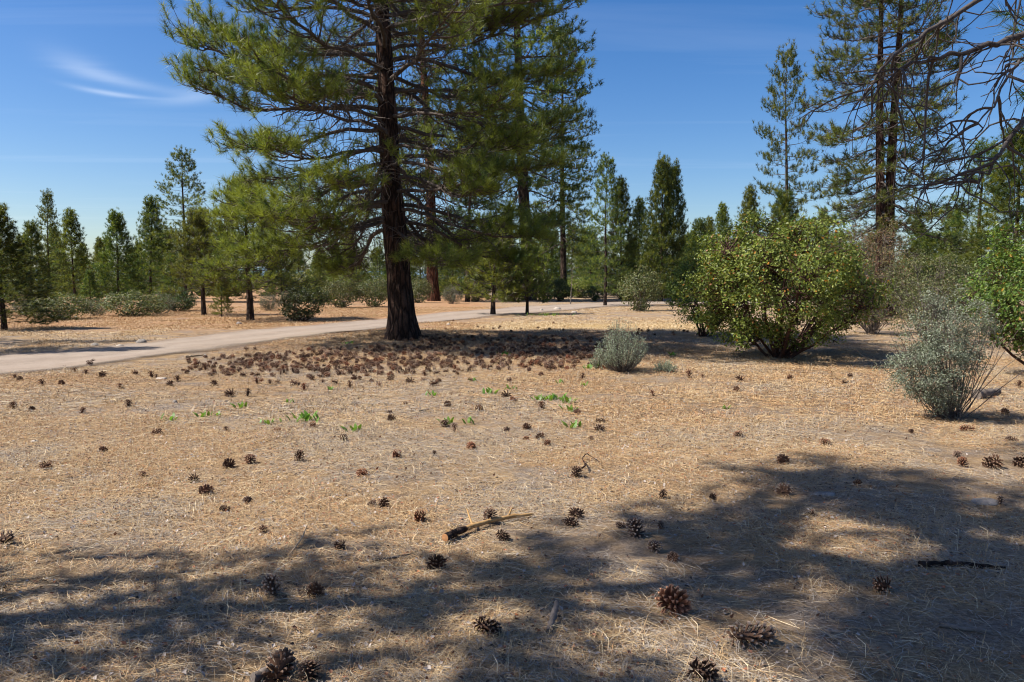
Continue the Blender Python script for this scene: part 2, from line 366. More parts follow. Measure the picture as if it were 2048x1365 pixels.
# low hills far behind the trees, distance haze painted in as blue
m_, t_, o_ = material('far haze blue hills')
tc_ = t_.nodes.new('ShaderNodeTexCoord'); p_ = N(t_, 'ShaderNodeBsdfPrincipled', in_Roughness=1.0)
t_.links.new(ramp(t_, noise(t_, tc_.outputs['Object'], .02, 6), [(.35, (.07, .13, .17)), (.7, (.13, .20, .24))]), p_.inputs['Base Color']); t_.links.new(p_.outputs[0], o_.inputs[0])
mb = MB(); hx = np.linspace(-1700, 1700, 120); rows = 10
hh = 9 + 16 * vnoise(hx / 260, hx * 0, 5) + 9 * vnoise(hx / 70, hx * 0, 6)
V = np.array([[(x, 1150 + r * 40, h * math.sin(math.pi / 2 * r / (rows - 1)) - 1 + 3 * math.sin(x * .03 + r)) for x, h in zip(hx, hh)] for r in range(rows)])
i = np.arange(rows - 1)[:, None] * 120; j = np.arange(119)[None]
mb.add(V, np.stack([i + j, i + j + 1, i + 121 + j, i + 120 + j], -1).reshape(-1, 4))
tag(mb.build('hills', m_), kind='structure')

# ------------------------------------------------------------------ pines
def tufts(mb, p, d, L, w, n, cols, rg, spread=.85, mat=0):
    """needle tufts: p (T,3), d (T,3) axis, n needles each"""
    T = len(p)
    if T == 0: return
    r = unit(rg.normal(size=(T, n, 3)))
    dr = unit(d[:, None] * (.55 + .5 * rg.random((T, n, 1))) + r * spread)
    st = p[:, None] - d[:, None] * (rg.random((T, n, 1)) * L * .75)
    ln = L * (.7 + .45 * rg.random((T, n, 1)))
    side = unit(np.cross(dr, unit(rg.normal(size=(T, n, 3)))))
    tip = st + dr * ln; tip[..., 2] -= ln[..., 0] * .06
    V = np.stack([st - side * w * .7, st + side * w * .7, tip], 2).reshape(-1, 3)
    F_ = np.arange(T * n * 3).reshape(-1, 3)
    c = cols[:, None] * (.8 + .4 * rg.random((T, n, 1))); c = np.repeat(c.reshape(-1, 3), 3, 0)
    mb.add(V, F_, c, mat)
G_DARK = np.array([.040, .068, .020]); G_MID = np.array([.09, .112, .024]); G_YEL = np.array([.155, .172, .028])

def curve(p0, az, el0, el1, L, n, rg, wob=.12, elpow=1.0, droop=0.):
    """path whose pitch goes from el0 to el1"""
    t = np.linspace(0, 1, n - 1)
    el = el0 + (el1 - el0) * t ** elpow - droop * np.sin(math.pi * np.minimum(t * 1.15, 1)) + rg.normal(size=n - 1) * wob * .6; a = az + np.cumsum(rg.normal(size=n - 1) * wob)
    st = np.stack([np.cos(el) * np.sin(a), np.cos(el) * np.cos(a), np.sin(el)], -1) * (L / (n - 1))
    return np.vstack([p0, p0 + np.cumsum(st, 0)])

def pine(seed, H, z0, prof, nl, nsub, ntw, needle, nn, w, tr, lean=(0, 0), el=(-.1, .6), bare=.35, dead=0, trunkmat='bark_mid', tuftmix=(.3, .5, .2), split=False,
         limb_r=.035, lod=0, subf=.42, rad_top=.12, name='pine_tree', base=None, root=None, skew=None, fill=.35, qpow=.9, wob=.10, elvar=.08, lvar=.42, zmin=None, spow=1.0):
    """trunk, limbs with side branches and twigs, needle tufts at their ends"""
    rg = np.random.default_rng(seed); o = root or empty(name)
    off = np.zeros(3) if base is None else np.asarray(base, float)
    # trunk
    k = 26 if lod == 0 else 9; n = 60 if lod == 0 else 12
    t = np.linspace(0, 1, n) ** 1.3
    path = np.stack([lean[0] * t ** 1.3 + .02 * H * .15 * np.sin(t * 9 + seed), lean[1] * t ** 1.3 + .02 * H * .15 * np.cos(t * 7 + seed), H * t - .15 * (t == 0)], -1); path[0, :2] = 0
    rad = tr * ((1 - t) ** .85 * (1 - rad_top) + .015) * (1 + .24 * np.exp(-t * H / (tr * 1.2)))
    mb = MB(); mb.tubes(path + off, rad, k)
    if lod == 0:
        V = mb.v[0].reshape(n, k, 3); cen = (path + off)[:, None]; th = np.arange(k)[None] / k * 13; zz = path[:, 2][:, None]
        f = 1 + .16 * (vnoise(th, zz * 1.3, seed) - .5) + .14 * (vnoise(th * 2, zz * 3.1, seed + 1) - .5); f[:, -1:] = f[:, :1]
        f = f + np.exp(-np.maximum(zz, 0) / .28) * (.10 + .22 * np.maximum(0, np.cos(np.arange(k)[None] / k * 2 * math.pi * 5 + 1.1)))
        mb.v[0] = (cen + (V - cen) * f[..., None]).reshape(-1, 3)
    mb.build('trunk', M[trunkmat], o)
    def tp(z): i = np.interp(z, path[:, 2], np.arange(n)); a = int(i); b = min(a + 1, n - 1); return path[a] * (1 - (i - a)) + path[b] * (i - a) + off
    crown = MB(); wood = MB(); TP, TD = [], []
    P5, R5, P4, R4 = [], [], [], []
    for li in range(nl):
        q = ((li + rg.random()) / nl); z = z0 + (H * .985 - z0) * q ** qpow
        az = li * 2.399 + rg.normal() * .25; L = max(prof(q), .08) * (.93 - .5 * lvar + lvar * rg.random())
        if skew: L *= skew(az, q)
        e0 = el[0] + (el[1] - el[0]) * q + rg.normal() * elvar
        p = curve(tp(z), az, e0 + .1, e0 + .22, L, 9, rg, wob, droop=.32)
        if zmin is not None and p[:, 2].min() < zmin: p[:, 2] += np.clip((zmin - p[:, 2].min()), 0, 3) * np.linspace(0, 1, 9) ** .7
        r0 = limb_r * (.35 + .65 * L / max(prof(.2), .1)) ; rr = r0 * np.linspace(1, .22, 9)
        lm = MB() if split else wood
        lm.tubes(p, rr, 6 if lod == 0 else 3)
        TP.append(p[-1]); TD.append(unit(p[-1] - p[-2]))
        SP, SR, WP, WR = [], [], [], []
        ns = max(2, int(nsub * (.5 + .5 * L / max(prof(.2), .1))))
        for si in range(ns):
            s = bare * .6 + (1 - bare * .6) * ((si + rg.random()) / ns) ** spow; i = s * 8; a = min(int(i), 7); b0 = p[a] + (p[a + 1] - p[a]) * (i - a)
            live = s > bare * (.75 + .5 * rg.random())
            sgn = 1 if si % 2 else -1; sa = az + sgn * (.45 + .55 * rg.random()); sl = L * subf * (1.15 - .75 * s) * (.6 + .6 * rg.random())
            sl = max(sl, .18 if lod == 0 else .25)
            if not live: sl *= .7
            pp = curve(b0, sa, e0 + (.1 if live else -.5) + rg.normal() * .3, e0 + (.55 if live else -.8 + 1.2 * rg.random()), sl, 6, rg, .2)
            SP.append(pp); SR.append(max(r0 * .36, .006) * np.linspace(1, .35, 6))
            if not live: continue
            TP.append(pp[-1]); TD.append(unit(pp[-1] - pp[-2]))
            for ti in range(ntw):
                s2 = .25 + .72 * (ti + rg.random()) / ntw; i2 = s2 * 5; a2 = min(int(i2), 4); b1 = pp[a2] + (pp[a2 + 1] - pp[a2]) * (i2 - a2)
                tl = (.22 + .3 * rg.random()) * (needle / .2) * (1.25 if lod == 0 else 1.5)
                pt = curve(b1, sa + (1 if ti % 2 else -1) * (.4 + .8 * rg.random()), e0 + rg.normal() * .35 - .1, e0 + .9, tl, 4, rg, .2)
                WP.append(pt); WR.append(np.linspace(.008, .005, 4) * (1 if lod == 0 else 1.8))
                TP.append(pt[-1]); TD.append(unit(pt[-1] - pt[-2]))
                if rg.random() < fill: TP.append(pt[1] + (pt[2] - pt[1]) * rg.random()); TD.append(unit(pt[2] - pt[0]))
        for _ in range(dead):   # bare, curled dead twigs along the inner limb
            s = .08 + .62 * rg.random(); i = s * 8; a = int(i); b0 = p[a] + (p[a + 1] - p[a]) * (i - a)
            pt = curve(b0, az + rg.normal() * 1.3, .3 + rg.normal() * .6, -1.0 + rg.normal() * .7, .35 + .9 * rg.random(), 6, rg, .3)
            SP.append(pt); SR.append(np.linspace(.011, .004, 6))
        if SP: lm.tubes(np.array(SP), np.array(SR), 4 if lod == 0 else 3)
        if WP and lod < 2: lm.tubes(np.array(WP), np.array(WR), 3)
        if split: lm.build('limb', M['limb'], o)
    if not split: wood.build('branches', M['limb'], o)
    TP.append(tp(H * .985) + np.array([0, 0, needle * .6])); TD.append(np.array([0, 0, 1.]))
    TP = np.array(TP); TD = unit(np.array(TD) + np.array([0, 0, .35]))
    u = rg.random(len(TP)); wts = np.cumsum(tuftmix)
    cols = np.where((u < wts[0])[:, None], G_DARK, np.where((u < wts[1])[:, None], G_MID, G_YEL)) * (.85 + .3 * rg.random((len(TP), 1)))
    tufts(crown, TP, TD, needle, w, nn, cols, rg)
    c = crown.build('crown', M['needle'], o, smooth=False)
    return o

# the big pine
def big_skew(az, q):
    toward = max(0., -math.cos(az)); right = max(0., math.sin(az))
    return (1 - .38 * max(0, 1 - q / .25) * max(toward, .5 * right)) * (1 - .12 * right) * (1 - .08 * max(0., -math.sin(az)))
big = pine(21, 14.5, 2.6, lambda q: 4.9 * (1 - .1 * q) if q < .6 else 4.6 * (1 - ((q - .6) / .4) ** 1.6) + .3, 114, 17, 5, .235, 54, .0062, .37, lean=(-.95, .2), el=(-.22, .5), bare=.46, dead=30, wob=.15, elvar=.10, lvar=.3, zmin=1.75, skew=big_skew, fill=.08, spow=.62, subf=.34,
           trunkmat='bark_dark', split=True, limb_r=.065, name='ponderosa_pine', tuftmix=(.06, .34, .6), qpow=1.2)
b = at(803, 679); big.location = (b[0], b[1], b[2])
tag(big, 'big dark-trunked pine with long drooping limbs standing over the heaped cones', 'tree')

conic = lambda R: (lambda q: R * (1 - q) ** 1.0 + .06)
full = lambda R: (lambda q: R * (1 - .15 * (1 - q) - max(0, (q - .35) / .65) ** 1.5 * .82))
K = {}
K['young_a'] = Kind(lambda: pine(31, 8, .5, conic(1.9), 74, 9, 3, .21, 26, .013, .11, el=(-.1, .75), bare=.2, lod=2, limb_r=.02, rad_top=.02))
K['young_b'] = Kind(lambda: pine(32, 8, .6, conic(1.7), 66, 8, 3, .21, 26, .013, .10, el=(-.05, .8), bare=.2, lod=2, limb_r=.02, rad_top=.02, tuftmix=(.12, .48, .4)))
K['young_c'] = Kind(lambda: pine(33, 8, .3, conic(2.2), 78, 9, 3, .21, 26, .013, .12, el=(-.1, .7), bare=.2, lod=2, limb_r=.02, rad_top=.02, tuftmix=(.35, .45, .2)))
K['open_a'] = Kind(lambda: pine(34, 13, 1.6, lambda q: 2.2 * (1 - q ** 1.5) + .18, 78, 9, 3, .22, 26, .014, .17, el=(-.2, .6), bare=.35, lod=2, limb_r=.025, rad_top=.02, tuftmix=(.3, .45, .25)))
K['open_b'] = Kind(lambda: pine(35, 13, 2.2, lambda q: 2.0 * (1 - q ** 2.0) + .2, 62, 8, 3, .22, 26, .014, .16, el=(-.2, .5), bare=.4, lod=2, limb_r=.025, rad_top=.02, tuftmix=(.35, .45, .2)))
K['mature_a'] = Kind(lambda: pine(36, 22, 3.6, full(3.9), 105, 11, 3, .26, 24, .018, .40, el=(-.35, .5), bare=.35, dead=4, lod=2, limb_r=.06, trunkmat='bark_red', tuftmix=(.5, .4, .1)))
K['mature_b'] = Kind(lambda: pine(37, 22, 4.2, full(3.6), 100, 11, 3, .26, 24, .018, .38, el=(-.4, .5), bare=.35, dead=5, lod=2, limb_r=.06, trunkmat='bark_mid', tuftmix=(.4, .4, .2)))
K['high'] = Kind(lambda: pine(40, 16, 3.2, lambda q: .2 + .15 * math.sin(q * 40) if q < .42 else 2.6 * (1 - .5 * abs(2 * (q - .42) / .58 - 1) ** 2), 34, 7, 3, .26, 11, .030, .12, el=(-.1, .3), bare=.25, lod=2, limb_r=.05, trunkmat='bark_mid', tuftmix=(.4, .4, .2)))
K['sapling_a'] = Kind(lambda: pine(38, 2.5, .45, lambda q: 1.0 * (1 - q) ** .6 + .1, 34, 6, 2, .19, 26, .012, .085, el=(.1, .9), bare=.15, lod=1, limb_r=.015, rad_top=.02, tuftmix=(.1, .35, .55)))
K['bright'] = Kind(lambda: pine(41, 5, 1.35, lambda q: 1.9 * (1 - q) ** .75 + .1, 56, 9, 3, .2, 28, .0095, .14, el=(-.15, .8), bare=.25, lod=1, limb_r=.02, rad_top=.02, tuftmix=(.08, .4, .52)))
K['sapling_b'] = Kind(lambda: pine(39, 2.5, .5, lambda q: .8 * (1 - q) ** .6 + .1, 30, 6, 2, .19, 26, .012, .07, el=(.1, .9), bare=.15, lod=1, limb_r=.015, rad_top=.02, tuftmix=(.05, .4, .55)))
KH = dict(young_a=8, young_b=8, young_c=8, open_a=13, open_b=13, mature_a=22, mature_b=22, sapling_a=2.5, sapling_b=2.5, high=16, bright=5)
rt = random.Random(4)
def tree(kind, u, d, vtop, label, group=None, wide=1.0, rz=None):
    x = (u - CX) / F * d * 1.0; H = height_at(vtop, d); s = H / KH[kind]
    z = float(gz(x, d)) - .02
    return K[kind].put((x, d, z), rt.random() * 6.28 if rz is None else rz, (s * wide, s * wide, s), label, 'tree', group, name='pine_tree')

# left group
tree('young_c', 6, 25.5, 425, 'yellow-green young pine at the orange grass edge, in front of the olive shrubs', wide=1.7)
tree('young_c', 62, 48, 452, 'dark broad pine close behind the young pine at the grass edge', wide=1.1)
tree('open_a', 100, 50, 388, 'slim pine with a long bare leader standing taller than its two neighbours', wide=.9)
tree('young_b', 150, 56, 432, 'pointed dark pine just right of the long-leader pine', wide=1.35)
tree('young_b', 205, 66, 484, 'short pine peeping up between the two pointed pines', wide=1.2)
tree('young_a', 238, 52, 432, 'conical pine with a sharp tip above the grey-olive shrub', wide=1.25)
tree('young_c', 302, 58, 406, 'bluish conical pine between the sharp-tipped pine and the tall open pine', wide=1.0)
tree('open_b', 372, 56, 303, 'tall open-crowned pine beside the big pine, rounded top and bare inner trunk', wide=1.25)
tree('bright', 408, 36, 440, 'yellow-green young pine with a thin bare lower trunk behind the road', wide=.95)
tree('young_b', 443, 34, 545, 'small thin-stemmed pine between the two larger young pines', wide=1.2)
tree('bright', 500, 31.5, 385, 'stout pine with bare grey-brown lower trunk at the road edge', wide=1.05)
tree('young_a', 345, 46, 520, 'low bright pine behind the shrubs near the orange grass', wide=1.3)
tree('young_c', 182, 46, 545, 'low bushy pine filling the gap behind the olive shrubs', wide=1.4)
tree('young_c', 25, 60, 500, 'dark low pine in the gap behind the grass-edge pine', wide=1.5)
tree('young_a', 125, 62, 505, 'green low pine between the long-leader pine and the pointed dark one', wide=1.5)
tree('young_c', 268, 64, 500, 'dark low pine between sharp-tipped and bluish pines', wide=1.5)
tree('young_a', 335, 68, 470, 'green pine showing between the bluish pine and the tall open one', wide=1.4)
tree('young_a', 455, 58, 470, 'green pine filling the gap left of the stout pine', wide=1.5)
# behind the big pine
tree('young_c', 800, 68, 470, 'dark pine directly behind the big trunk', wide=1.5)
tree('young_a', 905, 72, 480, 'green pine between orange-barked and thin dark-trunked pines', wide=1.5)
tree('young_a', 1085, 78, 450, 'green pine between the very tall pine and the tall dense one', wide=1.5)
tree('young_a', 565, 60, 480, 'green pine seen under the left limbs of the big pine', wide=1.3)
tree('young_c', 640, 52, 500, 'bushy green pine behind the olive shrubs beside the big trunk', wide=1.3)
tree('young_b', 700, 70, 470, 'far slim pine seen under the limbs beside the big trunk', wide=1.3)
tree('mature_a', 868, 60, -260, 'thick orange-barked pine standing behind the big dark trunk', wide=.9)
tree('open_b', 935, 58, 220, 'thin dark-trunked pine next to the orange-barked pine', wide=1.0)
tree('mature_b', 1057, 62, -330, 'very tall straight pine rising behind the pair of saplings', wide=1.0)
tree('mature_b', 1126, 72, 60, 'tall dense pine with bare lower trunk behind the dark round bush', wide=.85)
tree('sapling_a', 986, 36.0, 500, 'bushy bright sapling pine with a thick short stem at the road edge', wide=1.25)
tree('sapling_b', 1054, 37.0, 512, 'slender bright sapling pine leaning beside the green grass clump', wide=1.1)
tree('open_a', 1210, 49, 318, 'slim conical pine with a clean pale lower trunk beyond the road', wide=.95)
tree('young_b', 1242, 66, 372, 'pointed pine close behind the clean-trunked conical pine', wide=1.05)
tree('young_b', 1276, 72, 410, 'smaller pointed pine beside the dense double-topped pine', wide=1.1)
o = tree('young_a', 1322, 58, 330, 'dense olive pine, the left of a close double-topped pair', wide=.85)
tree('young_a', 1345, 59, 342, 'dense olive pine, the right of a close double-topped pair', wide=.8)
tree('young_c', 1392, 50, 448, 'dark broad tree showing above the shaded manzanita', wide=1.2)
tree('young_b', 1446, 85, 420, 'far pointed pine over the left shoulder of the big manzanita', wide=1.1)
tree('young_b', 1491, 80, 388, 'far narrow spire-like pine over the big manzanita', wide=1.1)
tree('young_b', 1420, 90, 445, 'little far pine tip beside the far pointed pine', wide=1.2)
tree('open_b', 1570, 52, 98, 'very tall slender pine with short tiered branches above the manzanita', wide=.78)
tree('young_c', 1562, 46, 395, 'dark bushy pine at the foot of the tall slender pine', wide=1.3)
tree('young_b', 1640, 60, 430, 'thin pine between the slender pine and the twin-trunked pine', wide=1.0)
tree('young_a', 1675, 44, 470, 'low green pine left of the twin trunk', wide=1.1)
tree('young_b', 1830, 78, 445, 'far small pine seen right of the twin trunk', wide=1.2)
tree('young_a', 1852, 62, 470, 'far bushy pine beyond the dead overhanging twigs', wide=1.5)
tree('open_a', 1952, 46, 290, 'broad blue-green pine behind the hanging dead branches', wide=1.5)
tree('young_c', 2030, 40, 270, 'dense dark pine above the large-leaved manzanita', wide=1.3)
tree('young_a', 1900, 50, 430, 'mid-green pine left of the broad blue-green pine', wide=1.4)
tree('young_c', 760, 80, 500, 'dim pine far behind the big trunk', wide=1.4)
tree('young_a', 1005, 75, 440, 'dim green pine far behind the bushy sapling', wide=1.5)
tree('young_c', 1180, 85, 470, 'dim pine in the gap left of the clean-trunked pine', wide=1.5)
# twin-trunked pine
tw = pine(51, 17, 3.0, full(2.9), 60, 10, 3, .24, 26, .012, .27, lean=(-.55, 0), el=(-.4, .45), bare=.38, dead=6, lod=1, limb_r=.05, trunkmat='bark_twin', name='twin_trunk_pine', base=(-.13, 0, 0), tuftmix=(.35, .45, .2))
pine(52, 18, 3.4, full(2.9), 60, 10, 3, .24, 26, .012, .29, lean=(.35, .1), el=(-.4, .45), bare=.38, dead=6, lod=1, limb_r=.05, trunkmat='bark_twin', base=(.15, .06, 0), root=tw, tuftmix=(.35, .45, .2))
d_ = 33.0; tw.location = ((1764 - CX) / F * d_, d_, 0); tag(tw, 'twin-trunked reddish pine with sparse drooping branches behind the bitterbrush', 'tree')
# pale dead snag beyond the road
sn = empty('dead_snag', ((1141 - CX) / F * 52, 52, 0)); m = MB(); rgs = np.random.default_rng(8)
m.tubes(curve(np.array([0, 0, -.05]), .8, 1.55, 1.5, 2.5, 12, rgs, .05), np.linspace(.045, .012, 12), 7); m.build('trunk', M['deadwood'], sn)
for z_ in (1.2, 1.7, 2.2):
    m = MB(); m.tubes(curve(np.array([.03, .03, z_]), rgs.random() * 6, .5, .2, .6, 6, rgs, .15), np.linspace(.02, .008, 6), 5); m.build('branch', M['deadwood'], sn)
tag(sn, 'thin grey dead snag beyond the road behind the dark round bush', 'tree')
# the wood beyond
def far_label(what, u, look):
    where = ('behind the olive shrubs left of the tall open pine' if u < 390 else 'behind the stout pine and its young neighbours' if u < 560 else 'far behind the limbs left of the big trunk' if u < 790 else 'far behind the orange-barked pine' if u < 960
             else 'far behind the two saplings' if u < 1150 else 'far behind the double-topped pine' if u < 1370 else 'far behind the big manzanita' if u < 1740 else 'far behind the bitterbrush' if u < 1930 else 'far behind the large-leaved manzanita')
    return f'{look} far {what} {where}'
for n_ in range(96):
    d = 75 + rt.random() * 100; u = -120 + 2290 * (n_ + rt.random()) / 96
    kd = rt.choice(['young_a', 'young_b', 'young_c', 'open_a', 'open_b']); tv = 455 + rt.random() * 68
    lb = far_label('pine', u, {'y': 'bushy', 'o': 'open-crowned'}[kd[0]] + (' taller' if tv < 489 else ' low'))
    tree(kd, u, d, tv, lb, lb.replace('pine ', 'pines ', 1), wide=1.0 + .9 * rt.random())
# pines left of the frame whose shade falls on the grass and the road
def shade_tree(kind, x, y, s, label, w=1.0, rz=0.):
    return K[kind].put((x, y, float(gz(x, y)) - .02), rz, (s * w, s * w, s), label, 'tree', None, name='pine_tree')
shade_tree('mature_b', -10.2, 1.9, .45, 'tall pine beside the camera whose crown shades the nearest straw', 1.0, .4)
shade_tree('high', -6.0, 3.2, 1.0, 'high-crowned pine whose shade covers the straw around the largest cones', 1.0, 2.0)
shade_tree('high', -6.6, 1.0, .76, 'high-crowned pine behind the camera shading the nearest straw', 1.0, .7)
shade_tree('open_a', -15.2, 17.0, .66, 'pine beyond the left end of the road throwing its shade on it', 1.0, 1.0)
shade_tree('open_b', -17.0, 19.8, .66, 'pine standing left of the road verge throwing a thin shade line', .9, 1.0)

# ------------------------------------------------------------------ shrubs
def leaves(mb, p, nrm, size, cols, rg, asp=.6, mat=0, fold=.15):
    T = len(p); a = unit(np.cross(nrm, unit(rg.normal(size=(T, 3))))); b = np.cross(nrm, a)
    s = size * (.6 + .7 * rg.random((T, 1)))
    V = np.stack([p - a * s * .5, p + b * s * .5 * asp - a * s * .05 + nrm * s * fold, p + a * s * .55, p - b * s * .5 * asp - a * s * .05 + nrm * s * fold], 1)
    q = np.arange(T * 4).reshape(-1, 4)
    mb.add(V.reshape(-1, 3), np.vstack([q[:, [0, 1, 2]], q[:, [0, 2, 3]]]), np.repeat(cols, 4, 0), mat)
def pick(cols, wts, n, rg, var=.25):
    c = np.array(cols)[rg.choice(len(cols), n, p=np.array(wts) / sum(wts))]
    return c * (1 - var + 2 * var * rg.random((n, 1)))
def shrub(seed, Wd, H, nst, ncl, nlf, size, cols, wts, stem='stem', clump=.2, low=.12, flat=1.0, leafmat='leaf', asp=.65, up=.5, stem_r=.03, name='shrub', inner=.45, deadn=0, k=4, shape=None):
    rg = np.random.default_rng(seed); o = empty(name); wood = MB(); fol = MB()
    # clump centres spread through an uneven dome
    cc = []
    while len(cc) < ncl:
        v = unit(rg.normal(size=3)); v[2] = abs(v[2]) if rg.random() < .35 else v[2]
        lob = .74 + .46 * vnoise(np.array(math.atan2(v[1], v[0]) * 2.0 + seed * 3.1), np.array(v[2] * 2.6 + 5), seed) ** 1.0
        r = (inner + (1 - inner) * rg.random() ** .45) * lob
        p = np.array([v[0] * r * Wd / 2, v[1] * r * Wd / 2 * flat, H * (.44 + .54 * v[2] * r if v[2] > 0 else .44 + .42 * v[2] * r)])
        if v[2] < 0: p[:2] *= 1 - .25 * abs(v[2])
        if shape is not None: p = shape(p, rg)
        if p is not None and p[2] > low * H * .5: cc.append(p)
    cc = np.array(cc)
    # stems fan out of the base and run to clumps
    P, R = [], []
    for s in range(nst):
        c = cc[rg.integers(ncl)]; b0 = np.array([rg.normal() * .05 * Wd * .5, rg.normal() * .05 * Wd * .5, -.04])
        t = np.linspace(0, 1, 8)[:, None]; mid = np.array([c[0] * .55, c[1] * .55, c[2] * .32]) + rg.normal(size=3) * .05 * H
        p = (1 - t) ** 2 * b0 + 2 * t * (1 - t) * mid + t ** 2 * c + np.vstack([np.zeros((2, 3)), np.cumsum(rg.normal(size=(6, 3)), 0) * .012 * H])
        P.append(p); R.append(stem_r * (.45 + .65 * rg.random()) * np.linspace(1, .22, 8))
    wood.tubes(np.array(P), np.array(R), k + 1)
    # twigs from the stems to the other clumps
    Pn = np.array(P); P, R = [], []
    for c in cc:
        a = Pn[:, 2:].reshape(-1, 3); q = a[np.argmin(((a - c) ** 2).sum(1) + (a[:, 2] > c[2] + .05) * 4)]
        t = np.linspace(0, 1, 5)[:, None]; p = q * (1 - t) + c * t; p[1:-1] += rg.normal(size=(3, 3)) * .035 * H
        P.append(p); R.append(np.linspace(.24, .10, 5) * stem_r)
    wood.tubes(np.array(P), np.array(R), 3)
    if deadn:
        P, R = [], []
        for s in range(deadn):
            p = curve(np.array([rg.normal() * .06, rg.normal() * .06, 0]), rg.random() * 6.28, 1.1 + rg.normal() * .25, 1.2 + rg.normal() * .3, H * (.5 + .5 * rg.random()), 7, rg, .12); P.append(p); R.append(np.linspace(.007, .002, 7))
        wood.tubes(np.array(P), np.array(R), 3, mat=1)
    pp = (cc[:, None] + unit(rg.normal(size=(ncl, nlf, 3))) * (clump * rg.random((ncl, nlf, 1)) ** .5) * np.array([1, 1, .8])).reshape(-1, 3)
    pp = pp[pp[:, 2] > .02 * H]; cen = np.array([0, 0, H * .35])
    nr = unit(unit(pp - cen) * .7 + np.array([0, 0, up]) + rg.normal(size=pp.shape) * .75)
    leaves(fol, pp, nr, size, pick(cols, wts, len(pp), rg), rg, asp)
    wood.build('stems', [M[stem], M['deadwood']], o); fol.build('foliage', M[leafmat], o, smooth=False)
    return o
def open_foot(p, rg):
    r = math.hypot(p[0], p[1]) / 2.15; return None if p[2] < .55 * (1 - r) + .03 and rg.random() < .8 else p
MZ = [(.085, .135, .024), (.15, .205, .034), (.235, .275, .06), (.45, .22, .03), (.32, .17, .06)]
OL = [(.075, .095, .035), (.12, .14, .05), (.16, .165, .07), (.20, .17, .09)]
def place(o, u, v, label, cat='bush', rz=0., name=None, group=None, dv=0):
    p = at(u, v); o.location = (p[0], p[1], p[2] - .02); o.rotation_euler = (0, 0, rz)
    if name: o.name = name
    return tag(o, label, cat, group)
place(shrub(61, 4.3, 2.95, 17, 640, 58, .058, MZ, (.27, .45, .24, .022, .018), 'redstem', .23, .10, .9, stem_r=.05, name='manzanita', inner=.5, shape=open_foot), 1555, 716, 'big round glossy manzanita with scattered orange leaves, standing alone on dry grass')
place(shrub(62, 2.3, 2.6, 11, 230, 45, .060, MZ, (.6, .35, .05, 0, 0), 'redstem', .22, .08, stem_r=.04, name='manzanita'), 1408, 673, 'shaded dark manzanita tucked against the left of the big round one')
place(shrub(63, 3.6, 2.6, 13, 260, 45, .055, MZ, (.45, .4, .12, .02, .01), 'redstem', .24, .22, stem_r=.045, name='manzanita'), 1795, 632, 'dark-stemmed manzanita behind the gap between big manzanita and grey bush')
BB = [(.15, .135, .06), (.22, .17, .085), (.28, .17, .09), (.12, .14, .05), (.10, .12, .05)]
place(shrub(64, 2.7, 3.5, 26, 230, 46, .046, BB, (.3, .3, .2, .2, .1), 'deadwood', .22, .12, stem_r=.03, name='bitterbrush', up=.3, inner=.35, deadn=30), 1745, 668, 'tall straggly bitterbrush with rusty brown seed heads before the twin trunk')
place(shrub(65, 3.2, 2.35, 26, 220, 48, .046, OL, (.3, .4, .2, .1), 'deadwood', .24, .14, stem_r=.03, name='bitterbrush', up=.3, deadn=24, inner=.35), 1868, 690, 'arching olive-grey bitterbrush with bare grey twigs behind the grey bush')
place(shrub(66, 2.9, 2.75, 14, 280, 46, .060, [tuple(.72 * q for q in c) for c in MZ], (.45, .4, .12, .015, .015), 'redstem', .2, .12, stem_r=.035, name='manzanita', inner=.4), 2105, 752, 'large-leaved manzanita with red stems at the edge beside the grey bush')
GR = [(.15, .175, .125), (.215, .24, .17), (.29, .31, .23), (.11, .12, .08)]
def grey_shape(p, rg):
    p = p.copy(); z = p[2]
    p[0] *= .55 + .75 * min(z / .6, 1) if z < .75 else .8
    p[0] += -.30 * math.exp(-((z - .5) / .35) ** 2)
    if z > .85:
        if rg.random() < .5: return None
        p[0] = p[0] * .9 + (.18 if rg.random() < .6 else -.22)
    return p
place(shrub(67, .95, 1.6, 34, 460, 46, .024, GR, (.3, .35, .25, .1), 'deadwood', .095, .04, stem_r=.010, name='grey_bush', leafmat='sage', inner=.2, up=.4, deadn=40, asp=.55, shape=grey_shape), 1905, 838, 'grey-green twiggy bush with wispy upper stems beside the grey log')

def sagebrush(seed, Wd, H, n, cols, wts, name='sagebrush', leaf=.016, per=34):
    rg = np.random.default_rng(seed); o = empty(name); wood = MB(); fol = MB(); P, R, LP, LN = [], [], [], []
    for s in range(n):
        a = rg.random() * 6.28; r = math.sqrt(rg.random()); tip = np.array([math.cos(a) * r * Wd / 2, math.sin(a) * r * Wd / 2, H * (1 - .5 * r ** 2) * (.7 + .36 * rg.random())])
        b0 = np.array([math.cos(a) * r * .08, math.sin(a) * r * .08, -.02]); t = np.linspace(0, 1, 7)[:, None]
        mid = np.array([tip[0] * .8, tip[1] * .8, tip[2] * .35]); p = (1 - t) ** 2 * b0 + 2 * t * (1 - t) * mid + t ** 2 * tip
        P.append(p); R.append(np.linspace(.007, .002, 7))
        s_ = .35 + .68 * rg.random(per) ** .8; q = np.stack([np.interp(s_ * 6, np.arange(7), p[:, i]) for i in range(3)], -1)
        LP.append(q + rg.normal(size=(per, 3)) * .014); LN.append(unit(rg.normal(size=(per, 3)) + np.array([0, 0, .4])))
    wood.tubes(np.array(P), np.array(R), 3)
    LP = np.vstack(LP); leaves(fol, LP, np.vstack(LN), leaf * 1.6, pick(cols, wts, len(LP), rg), rg, .38)
    wood.build('stems', M['deadwood'], o); fol.build('foliage', M['sage'], o, smooth=False); return o
SG = [(.28, .32, .23), (.37, .41, .30), (.20, .235, .16), (.32, .31, .25)]
